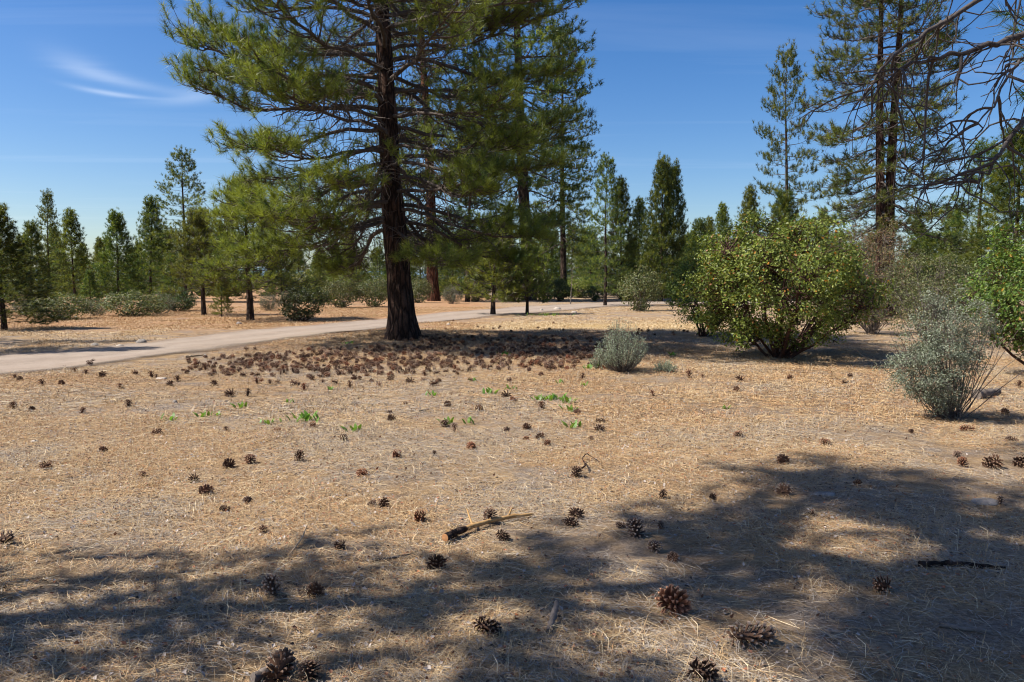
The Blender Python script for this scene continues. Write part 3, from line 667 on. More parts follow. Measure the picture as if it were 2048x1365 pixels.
place(sagebrush(71, .95, .92, 190, SG, (.35, .4, .15, .1)), 1243, 742, 'pale grey-green sagebrush growing at the edge of the heaped cones')
place(sagebrush(72, .42, .24, 40, SG, (.35, .3, .15, .2)), 1330, 744, 'tiny grey sagebrush tuft just beside the pale sagebrush')
place(sagebrush(73, .5, .38, 46, SG, (.3, .2, .3, .2)), 1205, 738, 'low half-dry sagebrush sprig at the left foot of the pale sagebrush')

# shrubs beyond the road, shared kinds
KS = {}
KS['olive'] = Kind(lambda: shrub(81, 2.4, 1.5, 12, 120, 34, .085, OL, (.35, .35, .2, .1), 'deadwood', .26, .05, stem_r=.03))
KS['grey'] = Kind(lambda: shrub(82, 2.4, 1.5, 14, 110, 34, .075, [(.085, .095, .06), (.12, .13, .09), (.15, .15, .11), (.17, .14, .1)], (.3, .35, .2, .15), 'deadwood', .26, .05, stem_r=.03))
KS['dark'] = Kind(lambda: shrub(83, 2.2, 1.6, 12, 120, 34, .085, [(.04, .06, .022), (.065, .09, .03), (.10, .12, .04)], (.5, .4, .1), 'stem', .25, .05, stem_r=.035))
KS['yellow'] = Kind(lambda: shrub(84, 2.4, 1.5, 12, 120, 34, .085, [(.12, .15, .03), (.18, .20, .04), (.22, .22, .06)], (.35, .45, .2), 'stem', .28, .05, stem_r=.03))
SD = dict(olive=(2.4, 1.5), grey=(2.4, 1.5), dark=(2.2, 1.6), yellow=(2.4, 1.5))
def bush(kind, u, v, wpx, hpx, label, group=None):
    p = at(u, v); m = p[1] / F; w = wpx * m / SD[kind][0]; h = hpx * m / SD[kind][1]
    return KS[kind].put((p[0], p[1], p[2] - .02), rt.random() * 6.28, (w, w, h), label, 'bush', group, name='shrub')
bush('olive', 118, 640, 135, 52, 'long olive shrub nearest the yellow-green young pine')
bush('grey', 70, 634, 90, 40, 'low grey shrub half behind the yellow-green young pine')
bush('olive', 268, 633, 130, 50, 'rounded grey-olive shrub below the sharp-tipped pine')
bush('grey', 318, 628, 70, 42, 'small grey shrub at the right end of the rounded olive one')
bush('dark', 355, 624, 80, 50, 'dark shrub under the low bright pine')
bush('grey', 192, 632, 50, 36, 'dry grey shrub in the gap between the two olive shrubs')
bush('dark', 605, 643, 98, 74, 'dark bowl-shaped manzanita across the road from the big pine')
bush('grey', 540, 622, 46, 36, 'pale grey sage bush behind the stout pine')
bush('grey', 582, 620, 50, 40, 'grey bush behind the dark bowl-shaped manzanita')
bush('olive', 682, 616, 90, 62, 'olive shrub with bare grey twigs behind the road')
bush('olive', 748, 614, 92, 60, 'rounded olive shrub beside the big trunk')
bush('yellow', 640, 604, 110, 66, 'tall yellow-green shrub behind the grey and olive ones')
bush('olive', 838, 606, 60, 50, 'olive shrub between big trunk and orange-barked pine')
bush('grey', 905, 608, 44, 38, 'small pale green shrub right of the orange-barked pine')
bush('olive', 950, 604, 60, 48, 'olive shrub behind the bushy sapling')
bush('grey', 1015, 602, 60, 40, 'grey shrub between the two saplings')
bush('yellow', 1088, 600, 90, 52, 'yellow-green shrub behind the slender sapling')
bush('dark', 1118, 603, 60, 46, 'dark round bush at the road edge')
bush('yellow', 1160, 596, 80, 40, 'yellow-green shrub between the two dark round bushes')
bush('dark', 1190, 602, 52, 32, 'low dark bush at the foot of the clean-trunked pine')
bush('yellow', 1262, 603, 100, 64, 'yellow-green shrub behind the open bush in the road verge')
bush('olive', 1281, 623, 98, 86, 'open vase-shaped olive bush at the near road verge')
bush('yellow', 1335, 597, 90, 52, 'yellow-green shrub at the far track')
bush('olive', 1430, 600, 120, 60, 'olive shrub glimpsed behind the shaded manzanita')
bush('olive', 1900, 640, 200, 110, 'olive shrub behind the arching bitterbrush')
bush('yellow', 1990, 632, 150, 90, 'yellow-green shrub behind the large-leaved manzanita')
bush('dark', 1690, 640, 130, 70, 'dark shrub behind the right side of the big manzanita')
for n_ in range(44):
    v = 583 + rt.random() * 12; u = -80 + 2220 * (n_ + rt.random()) / 44
    kd = rt.choice(['olive', 'olive', 'grey', 'yellow', 'dark']); lb = far_label('scrub bush', u, 'low ' + {'yellow': 'yellow-green'}.get(kd, kd))
    bush(kd, u, v, 70 + 60 * rt.random(), 26 + 18 * rt.random(), lb, lb.replace('bush ', 'bushes ', 1))

# ------------------------------------------------------------------ dead limbs hanging in from the right
def overhang():
    rg = np.random.default_rng(91); o = empty('leaning_pine', (0, 0, 0)); bx, by = 7.9, 7.6; o.location = (bx, by, float(gz(bx, by)) - .03)
    off = np.array([bx, by, o.location[2]])
    tr = MB(); t = np.linspace(0, 1, 30); tr.tubes(np.stack([.25 * t, .3 * t, 11 * t - .1], -1), .24 * (1 - .85 * t) * (1 + .3 * np.exp(-t * 20)), 16); tr.build('trunk', M['bark_mid'], o)
    crown = MB(); TP, TD = [], []
    defs = [([(2300, -190), (2120, -80), (1975, -8), (1890, 42), (1858, 62), (1800, 102), (1772, 128), (1738, 178), (1705, 222)], 7.4, .034, 12),
            ([(2330, -30), (2140, 40), (2048, 66), (1992, 84), (1940, 104), (1888, 112), (1840, 120), (1790, 150), (1745, 200)], 7.0, .038, 12),
            ([(2330, 60), (2160, 150), (2060, 222), (2030, 262), (2008, 296), (1984, 326), (1966, 360), (1955, 388)], 6.7, .032, 11),
            ([(2340, -260), (2180, -200), (2060, -140), (1960, -90), (1900, -60)], 6.6, .03, 8),
            ([(2330, 20), (2150, 60), (2070, 98), (2030, 135), (1995, 190), (1968, 240), (1950, 275)], 6.4, .022, 10)]
    for pts, y0, r0, nt_ in defs:
        m = MB(); n = len(pts); ys = y0 + .5 * np.sin(np.linspace(0, 2.2, n) + r0 * 90)
        p = np.array([air(u, v, y) for (u, v), y in zip(pts, ys)]) - off
        p = np.vstack([[.18, .2, p[0, 2] + .25], p]); s = np.linspace(0, len(p) - 1, 26); p = np.stack([np.interp(s, np.arange(len(p)), p[:, i]) for i in range(3)], -1)
        p[2:-1] += rg.normal(size=(23, 3)) * .012
        m.tubes(p, r0 * .85 * np.linspace(1.1, .16, 26) ** .9, 7)
        P, R, P2, R2 = [], [], [], []
        for k in range(nt_):
            i = 7 + int(18 * (k + rg.random()) / nt_); i = min(i, 22); L = .35 + .85 * rg.random()
            az = -.3 + rg.normal() * 1.2; L *= .55 if math.sin(az) < -.45 else 1.; q = curve(p[i], az, -.3 + rg.normal() * .45, -1.0 + rg.normal() * .75, L, 9, rg, .16)
            P.append(q); R.append(np.linspace(.013, .0045, 9) * (.7 + .5 * rg.random()))
            for _ in range(3):
                j = 2 + rg.integers(6); q2 = curve(q[j], az + rg.normal() * 1.0, -.5 + rg.normal() * .6, -.7 + rg.normal() * 1.0, .2 + .5 * rg.random(), 7, rg, .25); P2.append(q2); R2.append(np.linspace(.007, .003, 7))
        m.tubes(np.array(P), np.array(R), 5); m.tubes(np.array(P2), np.array(R2), 4); m.build('dead_limb', M['deadlimb'], o)
    # the live top of the tree, above the picture
    wood = MB()
    for li in range(26):
        z = 4.6 + 6.2 * li / 26; az = li * 2.399; L = 2.6 * (1 - ((z - 4.6) / 6.6) ** 2) + .3
        p = curve(np.array([.2, .2, z]), az, .0, .35, L, 8, rg, .1); wood.tubes(p, np.linspace(.04, .01, 8), 5)
        for s in range(16):
            i = 3 + rg.integers(5); q = curve(p[min(i, 7)], az + rg.normal() * .8, .1 + rg.normal() * .3, .8, .35 + .4 * rg.random(), 5, rg, .2); wood.tubes(q, np.linspace(.008, .004, 5), 3); TP.append(q[-1]); TD.append(unit(q[-1] - q[-2]))
    for (u, v, y) in [(2040, 35, 7.2), (2020, 60, 7.0), (1995, 25, 7.3), (2044, 190, 6.8), (2035, 120, 7.1), (2046, 95, 6.9)]:
        TP.append(air(u, v, y) - off); TD.append(unit(np.array([-1, .2, .2])))
    TP, TD = np.array(TP), unit(np.array(TD)); cols = pick([G_DARK, G_MID, G_YEL], (.4, .4, .2), len(TP), rg)
    tufts(crown, TP, TD, .19, .004, 60, cols, rg); wood.build('branches', M['limb'], o); crown.build('crown', M['needle'], o, smooth=False)
    return tag(o, 'pine whose bare grey dead limbs hang down over the large-leaved manzanita', 'tree')
overhang()

# ------------------------------------------------------------------ pine cones
def cone_mesh(seed, Lc=.11, Rc=.042, nsc=85, openness=1.0, detail=True, name='pine_cone'):
    """lies along +X from stalk to tip, centred on the origin"""
    rg = np.random.default_rng(seed); core = MB(); sc = MB()
    x = np.linspace(-.5, .5, 8); core.tubes(np.stack([x * Lc * .92, 0 * x, 0 * x], -1), Rc * .42 * np.sqrt(np.maximum(1 - (x * 1.9) ** 2, .05)), 6, (.10, .055, .035))
    i = np.arange(nsc); s = (i + .5) / nsc; th = i * 2.39996 + rg.normal(size=nsc) * .08
    xx = (-.47 + .94 * s) * Lc; prof = np.sqrt(np.maximum(1 - np.abs(2 * s - .84) ** 2.2 * .72, .08))
    rad = Rc * prof; lean = (.15 + .9 * s ** 1.5) * (1.25 - .35 * openness) - .25 * (s < .25)
    e = np.stack([0 * th, np.cos(th), np.sin(th)], -1); ax = np.array([1., 0, 0])
    d = unit(e + ax * lean[:, None]); tn = np.cross(ax, e); w = (.0085 + .0035 * prof) * (Rc / .042)
    b0 = np.stack([xx, 0 * xx, 0 * xx], -1) + e * (Rc * .25 * prof)[:, None]; ln = (rad * (.95 + .2 * rg.random(nsc)))[:, None]
    nn = np.cross(d, tn); th_ = .0024 * Rc / .042
    tip = b0 + d * ln; m1 = b0 + d * ln * .78
    V = np.stack([b0 - tn * w[:, None] * .3, b0 + tn * w[:, None] * .3, m1 + tn * w[:, None] * .55 - nn * th_ * .6, m1 - tn * w[:, None] * .55 - nn * th_ * .6,
                  tip + tn * w[:, None] * .32 + nn * th_, tip - tn * w[:, None] * .32 + nn * th_, tip - nn * th_ * 2.2 + d * th_ * 1.4, m1 + tn * w[:, None] * .5 + nn * th_ * .8, m1 - tn * w[:, None] * .5 + nn * th_ * .8], 1)
    q = (np.arange(nsc) * 9)[:, None, None]
    F4 = (np.array([[0, 1, 2, 3], [2, 7, 4, 6], [8, 3, 6, 5], [1, 0, 8, 7], [7, 8, 5, 4]])[None] + q).reshape(-1, 4); F3 = (np.array([[2, 6, 3], [4, 5, 6]])[None] + q).reshape(-1, 3)
    inn = np.array([.105, .058, .036]); out = np.array([.32, .235, .17])
    col = np.stack([inn, inn, inn * 1.3, inn * 1.3, out, out, out * 1.15, inn * 1.6, inn * 1.6])[None] * (.75 + .5 * rg.random((nsc, 1, 1)))
    sc.add(V.reshape(-1, 3), F4, col.reshape(-1, 3)); n0 = sc.n; sc.f.append(F3 + n0 - len(V) * 9); sc.m.append(np.zeros(len(F3), np.int32))
    return core, sc
VAR = []
for s_, (L_, R_, n_, op) in enumerate([(.095, .052, 60, 1.0), (.085, .053, 54, 1.15), (.105, .046, 66, .85), (.075, .050, 48, 1.3)]):
    co, scm = cone_mesh(200 + s_, L_, R_, n_, op); VAR.append((co.mesh('core', M['cone']), scm.mesh('scales', M['cone'], smooth=False)))
VLO = []
for s_, (L_, R_, n_, op) in enumerate([(.11, .050, 34, 1.0), (.095, .052, 30, 1.1), (.12, .046, 36, .9), (.09, .050, 28, 1.2)]):
    co, scm = cone_mesh(300 + s_, L_, R_ * 1.02, n_, op)
    for i_ in range(len(co.v)): scm.add(co.v[i_], co.f[i_], co.c[i_])
    VLO.append((scm, scm.mesh('pine_cone', M['cone'], smooth=False)))
COL = dict(d=(.62, .56, .52, 1), b=(.98, .84, .74, 1), g=(1.2, 1.22, 1.25, 1), r=(1.18, .80, .62, 1))
NM = dict(d='dark brown', b='warm brown', g='grey weathered', r='reddish')
rc = random.Random(12)
n_ind = 0
def cone(u, v, k, s, label, group=None, hi=True, pos=None, lift=0., gain=1.0):
    global n_ind; n_ind += 1
    p = at(u, v) if pos is None else pos
    upright = rc.random() < .35
    rot = (rc.random() * 6.28, (-1.1 - .4 * rc.random()) if upright else rc.uniform(-.35, .35), rc.random() * 6.28)
    rz = (.029 if hi else .042) * s + (.008 * s if upright else 0)
    loc = (p[0], p[1], p[2] + rz + lift)
    c = COL[k]; j = (.8 + .4 * rc.random()) * gain; colr = (c[0] * j, c[1] * j, c[2] * j, 1)
    if hi:
        s = s * .82; sx = rc.choice((.75, .95, 1.0, 1.1, 1.3, 1.45)); o = empty('pine_cone', loc, 0, (s * sx, s * (1.06 if sx < 1 else .92 / sx ** .35), s * (1.06 if sx < 1 else .92 / sx ** .35))); o.rotation_euler = rot; vi = rc.randrange(4)
        for nm, me in zip(('core', 'scales'), VAR[vi]):
            ch = bpy.data.objects.new(nm, me); C.objects.link(ch); ch.parent = o; ch.color = colr
    else:
        o = bpy.data.objects.new('pine_cone', VLO[rc.randrange(4)][1]); C.objects.link(o); o.location = loc; sx = rc.uniform(.75, 1.35); o.rotation_euler = rot; o.scale = (s * sx, s * .95, s * .9); o.color = colr
    return tag(o, label, 'pine cone', group)
# cones with something of their own to tell them by
cone(10, 1090, 'g', 1.15, 'grey pine cone at the tip of a long tree shadow on bare straw')
cone(545, 1192, 'g', 1.1, 'grey cone with upturned scales in a sunlit strip between two shadows')
cone(630, 1193, 'd', .85, 'dark cone just right of the upturned grey cone')
cone(873, 1138, 'd', 1.0, 'black-looking cone in deep shade below the broken branch')
cone(980, 1048, 'd', .95, 'dark cone resting against the middle of the broken yellow branch', lift=.02)
cone(1006, 1080, 'd', .8, 'dark cone half sunk in straw below the broken yellow branch')
cone(840, 1044, 'r', .95, 'reddish cone in the shade left of the broken yellow branch')
cone(1153, 1036, 'd', 1.05, 'dark cone, the upper of two touching each other')
cone(1143, 1053, 'd', .85, 'dark cone, the lower of two touching each other')
cone(1272, 1072, 'g', 1.3, 'big pale grey open cone lying in sun at the edge of the wide shadow')
cone(1243, 1056, 'g', .6, 'little grey cone touching the big pale grey one')
cone(1322, 1058, 'g', .6, 'small grey cone lying apart beside the big pale grey one')
cone(1310, 1103, 'g', .85, 'grey cone just below the big pale grey one')
cone(1346, 1122, 'b', .7, 'flattened broken cone among scattered scales')
cone(1347, 1222, 'r', 1.45, 'large reddish brown open cone, the biggest in the shaded grass')
cone(1502, 1290, 'g', 1.5, 'large pale-tipped grey cone in the shaded grass')
cone(1765, 1184, 'b', 1.15, 'brown cone with splayed scales in the shade of the wide shadow')
cone(1405, 1362, 'd', 1.2, 'dark cone poking up at the foot of the large pale-tipped cone')
cone(560, 1356, 'd', 1.35, 'dark spiky cone beside a thick grey stick')
cone(620, 1358, 'd', 1.0, 'dark cone right of the spiky cone beside the grey stick')
cone(975, 1268, 'd', 1.1, 'dark flattened cone in the darkest straw')
cone(1567, 990, 'g', 1.05, 'upright grey cone at the upper rim of the wide shadow')
cone(1985, 936, 'd', 1.5, 'large dark cone on its side near the dappled shadow edge')
cone(2042, 934, 'd', 1.3, 'large dark cone next to another on the dappled shadow edge')
cone(1925, 934, 'r', 1.0, 'pinkish broken cone left of the large dark cone')
cone(1915, 915, 'g', .8, 'flat grey cone above the pinkish broken one')
cone(1935, 863, 'r', 1.05, 'reddish cone directly below the grey-green twiggy bush')
cone(2010, 829, 'b', 1.05, 'brown cone in the shadow of the grey-green twiggy bush')
cone(2023, 884, 'g', .9, 'ash-grey closed cone right of the reddish cone under the bush')
cone(1153, 954, 'd', .95, 'dark cone at the end of a hooked dark twig')
cone(768, 1015, 'd', .95, 'dark spiky cone paired with a small grey one left of it')
cone(745, 1012, 'g', .6, 'small grey closed cone left of the dark spiky one')
cone(890, 854, 'g', 1.0, 'grey-brown cone touching a green sprout')
cone(909, 864, 'g', .95, 'grey-brown cone just right of the one with a green sprout')
cone(1012, 864, 'g', .8, 'blue-grey pointed cone on the sunlit straw')
cone(780, 829, 'g', .75, 'small cone with a pale top sitting behind another cone')
cone(783, 842, 'd', .9, 'dark cone in front of the pale-topped small cone')
cone(1200, 847, 'd', .9, 'dark cone right behind a pale grey one')
cone(1199, 864, 'g', 1.05, 'pale grey cone right in front of a dark one')
cone(1155, 830, 'b', .95, 'brown cone right below a green sprout')
cone(625, 856, 'r', .95, 'reddish cone beside the big green sprout patch')
scat = '93,938,b,1 207,905,b,.8 314,869,b,.85 458,936,d,1 500,927,b,.95 598,924,d,1 388,965,d,1 412,991,b,1.1 496,1007,g,.7 450,1025,d,.7 286,955,b,.6 453,863,d,.6 555,864,r,.7 688,884,d,.9 794,918,r,1.05 724,953,r,.85 868,912,d,.5 942,899,r,.95 526,1067,b,.6 680,1098,d,.7 1054,860,b,.9 1080,878,d,.9 1052,881,r,.6 1095,892,r,.8 1182,880,g,.5 1476,876,b,.9 1566,928,b,1.1 1650,891,r,.95 1325,998,d,.7 1425,999,d,.6 1620,1034,d,.6 1715,972,d,.7 27,820,b,1 64,822,d,.7 165,827,b,.8 257,813,b,1 460,793,d,1.1 496,793,d,1 608,781,r,1 669,768,b,.8 700,776,b,.9 708,761,b,1 811,810,b,.6 820,768,d,1.1 868,773,b,1.1 895,813,d,.95 958,822,d,.95 1012,796,d,1 1028,804,r,.95 1083,818,b,1.05 1165,759,b,.9 1082,754,b,.9 1480,763,d,1 1473,784,b,.9 1580,760,b,.9 1690,770,d,.9 1378,757,b,1.1 1376,748,b,.9 1305,793,r,.7 2038,775,b,1 40,762,d,.8 150,746,d,.9 172,750,b,.9 205,756,d,1.1 123,771,b,.9 303,757,b,1 240,778,b,.9 270,750,b,.9 84,772,b,.9 30,758,b,.8 355,764,b,1 340,772,b,.9 1405,757,b,.7 1700,756,d,.8 1822,866,d,.6 2000,1010,g,.7'
for it in scat.split():
    u, v, k, s = it.split(','); u, v, s = float(u), float(v), float(s)
    lab = f'{NM[k]} pine cone lying loose on the sunlit straw' if v > 780 else f'{NM[k]} pine cone lying on bare ground between road and straw' if u < 420 else f'{NM[k]} pine cone strayed just outside the heaped cones'
    if v > 995: lab = f'small {NM[k]} pine cone at the ragged edge of the shade'
    cone(u, v, k, s * 1.0, lab, lab.replace('pine cone', 'pine cones'), hi=v > 800)
# the heap of cones under the big pine
def in_heap(u, v):
    if u < 800: lo = 690 + (800 - u) * .075; hi = 757 - abs(u - 600) * .02 if u > 430 else 757 - (430 - u) * .25; w = 1.0
    else: lo = 674 + max(0, u - 1150) * .12; hi = 752 - (u - 800) * .03; w = .95 - .0002 * (u - 800)
    return lo < v < hi and 372 < u < 1235 and random.random() < w
random.seed(3)
pts = []
tries = 0
while len(pts) < 920 and tries < 60000:
    tries += 1
    u = random.uniform(372, 1235); v = random.uniform(670, 760)
    if not in_heap(u, v): continue
    p = at(u, v)
    if abs(p[0] - PINE[0]) < .5 and abs(p[1] - PINE[1]) < .5: continue
    dens = vnoise(np.array(p[0] / .7), np.array(p[1] / .7), 41)
    if random.random() > .45 + 1.1 * float(dens) ** 1.5: continue
    # thinner towards the rim nearest the camera
    if v > 728 and random.random() < (v - 728) / 36: continue
    if u < 470 and random.random() < (470 - u) / 130: continue
    if any((p[0] - q[0]) ** 2 + (p[1] - q[1]) ** 2 < .0085 for q in pts[-240:]): continue
    pts.append(p)
for _ in range(70):
    u = random.gauss(640, 190); v = random.gauss(742, 20)
    if v < 790 and u < 1180: pts.append(at(u, v)) if v > 690 else None
for _ in range(46):
    u = random.uniform(880, 1420); v = random.uniform(640, 672)
    if v > 655 + (u - 900) * .02 or random.random() < .5: pts.append(at(u, v))
pts.sort(key=lambda q: q[1])
left = 300 - n_ind
kk = ['b', 'b', 'd', 'd', 'd', 'r', 'g', 'g']
for p in pts[:left]:
    k = rc.choice(kk); lab = f'{NM[k]} pine cone among many heaped on the needles under the big pine'
    cone(0, 0, k, rc.uniform(.62, 1.0), lab, f'{NM[k]} heaped cones under the big pine', hi=False, pos=p, gain=1.2)
rest = MB()
from mathutils import Euler, Matrix
for p in pts[left:]:
    s0 = VLO[rc.randrange(4)][0]; s = rc.uniform(.62, 1.0)
    Mx = np.array(Euler((rc.random() * 6.28, rc.uniform(-.6, .4), rc.random() * 6.28)).to_matrix()) * s
    c = COL[rc.choice(kk)]; base = rest.n; V = np.concatenate(s0.v) @ Mx.T + np.array([p[0], p[1], p[2] + .05 * s])
    cc = np.concatenate(s0.c) * np.array(c[:3]) * 1.2; first = True
    for f in s0.f:
        if first: rest.add(V, f, cc); first = False
        else: rest.f.append(f + base); rest.m.append(np.zeros(len(f), np.int32))
tag(rest.build('pine_cone_heap', M['cone'], smooth=False), 'brown pine cones heaped thickly on the shaded side of the big pine', 'pine cones', kind='stuff')

# ------------------------------------------------------------------ sticks, logs, stones
def stick(name, pts, r0, r1, mat, label, lift=None, sides=9, group=None, twigs=(), ends=False, bark=None):
    P = np.array([at(u, v) for u, v in pts]); base = P[0].copy(); rg = np.random.default_rng(int(pts[0][0]))
    s = np.linspace(0, len(P) - 1, 14); Q = np.stack([np.interp(s, np.arange(len(P)), P[:, i]) for i in range(3)], -1)
    rad = np.linspace(r0, r1, 14) * (1 + .12 * rg.normal(size=14)); Q[:, 2] += rad * .85 + (np.interp(np.linspace(0, 1, 14), np.linspace(0, 1, len(lift)), lift) if lift else .004)
    Q[1:-1, :2] += rg.normal(size=(12, 2)) * .12 * r0
    o = empty(name, base); m = MB()
    i0 = 0
    if bark: i0 = 3; Q[:, 2] += .016
    q = Q[i0:] - base; m.tubes(q, rad[i0:], sides); n = len(q)
    m.add(np.vstack([m.v[0][-sides:], q[-1:]]), [[j, (j + 1) % sides, sides] for j in range(sides)])
    m.add(np.vstack([m.v[0][:sides], q[:1]]), [[j, (j + 1) % sides, sides] for j in range(sides)])
    m.build('wood', M[mat], o)
    if bark:
        b_ = MB(); q = Q[:i0 + 1] - base; b_.tubes(q, rad[:i0 + 1] * 1.13, sides + 3); b_.build('bark', M[bark], o)
        e_ = MB(); k = sides + 3; V = b_.v[0][:k]; e_.add(np.vstack([V, V.mean(0)[None] + unit(q[0] - q[1]) * r0 * .25]), [[j, (j + 1) % k, k] for j in range(k)]); e_.build('broken_end', M['cut'], o)
    for (t, a, el, L, r) in twigs:
        i = int(t * 13); tw_ = MB(); pth = curve(Q[i] - base, a, el, el - .15, L, 6, rg, .08); tw_.tubes(pth, np.linspace(r, r * .55, 6), 6)
        tw_.add(np.vstack([tw_.v[0][-6:], pth[-1:]]), [[j, (j + 1) % 6, 6] for j in range(6)]); tw_.build('twig', M[mat], o)
    return tag(o, label, 'stick' if 'log' not in name else 'log', group)
stick('fallen_branch', [(890, 1088), (935, 1067), (985, 1050), (1025, 1042), (1066, 1036)], .021, .010, 'peeled', 'broken yellow branch with dark bark at its thick end and two side twigs', twigs=[(.38, -.45, .45, .17, .009), (.74, .5, .7, .085, .009), (.12, -1.2, .6, .05, .007)], bark='bark_dark')
stick('stick', [(579, 1112), (588, 1103), (606, 1084), (614, 1066)], .0055, .004, 'palewood', 'thin bleached curved stick standing out of the straw', lift=(0, .01, .03, .05), sides=6)
stick('stick', [(1098, 1270), (1108, 1245), (1114, 1232)], .017, .012, 'deadwood', 'short stubby brown stick poking up from the shaded straw', lift=(0, .03, .06))
stick('stick', [(505, 1368), (540, 1350), (582, 1324)], .022, .014, 'deadwood', 'thick grey stick beside the dark spiky cone', lift=(0, .01, .02))
stick('stick', [(1840, 1137), (1900, 1133), (1960, 1138), (2010, 1142)], .018, .010, 'bark_dark', 'dark bark-covered branch lying flat in the wide shadow')
stick('stick', [(1878, 1254), (1920, 1262), (1982, 1270)], .013, .010, 'deadwood', 'straight grey stick with a pale broken end in the wide shadow')
stick('stick', [(1148, 952), (1172, 944), (1164, 928), (1172, 921), (1200, 930)], .008, .003, 'bark_dark', 'hooked dark twig with a cone at its end', lift=(.01, .05, .04, .06, .02), sides=6)
stick('stick', [(745, 1124), (790, 1118), (830, 1108)], .007, .004, 'deadwood', 'thin grey twig across the shaded straw below the bleached stick', sides=6)
stick('stick', [(380, 1285), (400, 1277), (412, 1270)], .010, .008, 'palewood', 'short pale stick in a sunny gap of the shade', sides=6)
stick('stick', [(840, 825), (858, 820)], .012, .010, 'deadwood', 'short dark stick on the sunlit straw by the cones', sides=6)
stick('stick', [(1000, 818), (1060, 815)], .006, .004, 'deadwood', 'little flat twig among cones and sprouts', sides=6)
stick('stick', [(370, 716), (395, 713), (412, 711)], .02, .012, 'palewood', 'pale bleached stick at the left tip of the cone heap', sides=6)
stick('grey_log', [(1952, 800), (1972, 796), (1996, 790)], .075, .045, 'deadwood', 'weathered grey log end with splintered stubs behind the grey-green bush', twigs=[(.3, .2, 1.1, .10, .02), (.85, 1.2, .5, .12, .014), (.6, .8, .9, .06, .016)])
def stone(u, v, wpx, hpx, mat, label, group=None):
    p = at(u, v); m = p[1] / F; rg = np.random.default_rng(int(u * 7 + v)); s = MB()
    s.blob((0, 0, 0), (wpx * m / 2, wpx * m / 2 * .8, hpx * m * .8), None, rs=None, seg=10, rings=8, rough=.35, rg=rg)
    o = s.build('stone', M[mat], loc=(p[0], p[1], p[2] + hpx * m * .02)); return tag(o, label, 'stone', group)
stone(240, 694, 16, 6, 'stone', 'pale flat stone at the road verge, larger of two')
stone(264, 697, 9, 4, 'stone', 'small pale stone at the road verge beside the larger flat one')
stone(283, 686, 22, 9, 'stone_grey', 'low grey rock in the thin shade line beyond the road')
stone(190, 692, 18, 7, 'stone_grey', 'dark grey rock further along the thin shade line')
stone(897, 651, 9, 5, 'stone', 'white stone right of the big trunk')
stone(1115, 620, 16, 7, 'stone', 'white rock at the road by the green grass clump')
stone(1083, 622, 8, 5, 'stone', 'small white stone behind the green grass clump')
stone(1148, 626, 12, 4, 'stone', 'flat pale stone beyond the yellow grass')
stone(478, 649, 12, 6, 'stone_grey', 'grey stone at the foot of the stout pine')
stone(322, 759, 24, 5, 'stone', 'flat whitish stone among stray cones by the road')
stone(350, 806, 10, 7, 'stone_grey', 'small grey stone on the sunlit straw')
stone(70, 884, 16, 5, 'stone', 'flat white chip of stone on the straw')
stone(410, 712, 6, 4, 'stone', 'white pebble beside the cone heap')
stone(1650, 990, 45, 7, 'stone_grey', 'flat grey stone sunk in the straw at the shadow rim')
stone(1970, 1005, 60, 9, 'stone_grey', 'broad flat grey stone in the dappled shade')

# ------------------------------------------------------------------ green sprouts
def sprout(seed, n, L, col, wid=.28, name='green_sprout', spread=.1):
    rg = np.random.default_rng(seed); o = empty(name); m = MB()
    lf = []
    for k in range(n):
        a = rg.random() * 6.28; b0 = np.array([rg.normal() * spread, rg.normal() * spread * .6, 0]); l = L * (.6 + .6 * rg.random()); p = curve(b0, a, 1.25 - .3 * rg.random(), .35 + .5 * rg.random(), l, 6, rg, .06)
        w = l * wid * np.sin(np.linspace(.25, 1, 6) * math.pi) ** .8 * .5 + .001; sd = np.array([math.cos(a), -math.sin(a), 0]); V = np.vstack([p - sd * w[:, None], p + sd * w[:, None] + [0, 0, .1 * l * wid]])
        q = [[i, i + 1, i + 7, i + 6] for i in range(5)]; lm = MB(); lm.add(V, q, np.array(col) * (.75 + .5 * rg.random())); lm.build('leaf', M['weed'], o)
    return o
GN = (.13, .24, .035)
KW = [Kind(lambda i=i: sprout(401 + i, 7 + i * 3, .085, GN, .34, spread=.05 + .03 * i)) for i in range(3)]
KW.append(Kind(lambda: sprout(420, 46, .16, (.16, .26, .03), .10, 'grass_clump', .30)))
spr = [(335, 842, 0, 1.2, 'single bright sprout right of the reddish stray cone'), (405, 834, 0, 1.0, None), (430, 832, 0, .8, None), (480, 816, 0, 1.1, None), (536, 846, 1, 1.1, None), (590, 842, 2, 1.5, 'largest leafy green sprout patch on the sunlit straw'),
       (610, 842, 1, 1.3, None), (705, 864, 0, 1.2, None), (862, 792, 0, 1.0, None), (980, 789, 0, 1.3, None), (1025, 780, 1, .9, None), (940, 848, 0, 1.1, None), (893, 848, 0, 1.1, None), (1070, 800, 1, 1.1, None), (1090, 799, 1, 1.3, None), (1110, 802, 1, 1.3, None), (1138, 806, 0, 1.2, None), (1150, 823, 1, 1.1, None), (1145, 856, 0, 1.2, None),
       (1170, 738, 1, 1.4, None), (1000, 713, 2, 1.4, 'green sprouts growing up through the heaped cones'), (692, 689, 1, 1.4, None), (1122, 768, 0, 1.1, None), (1166, 772, 0, 1.0, None), (948, 764, 0, 1.0, None), (1450, 818, 0, .8, None), (1345, 712, 0, 1.3, None), (580, 806, 0, .8, None), (663, 780, 0, .8, None)]
for u, v, k, s, lab in spr:
    p = at(u, v); KW[k].put((p[0], p[1], p[2]), rt.random() * 6.28, (s, s, s), lab or 'small green leafy sprout in the dry straw', 'plant', None if lab else 'small green sprouts', name='green_sprout')
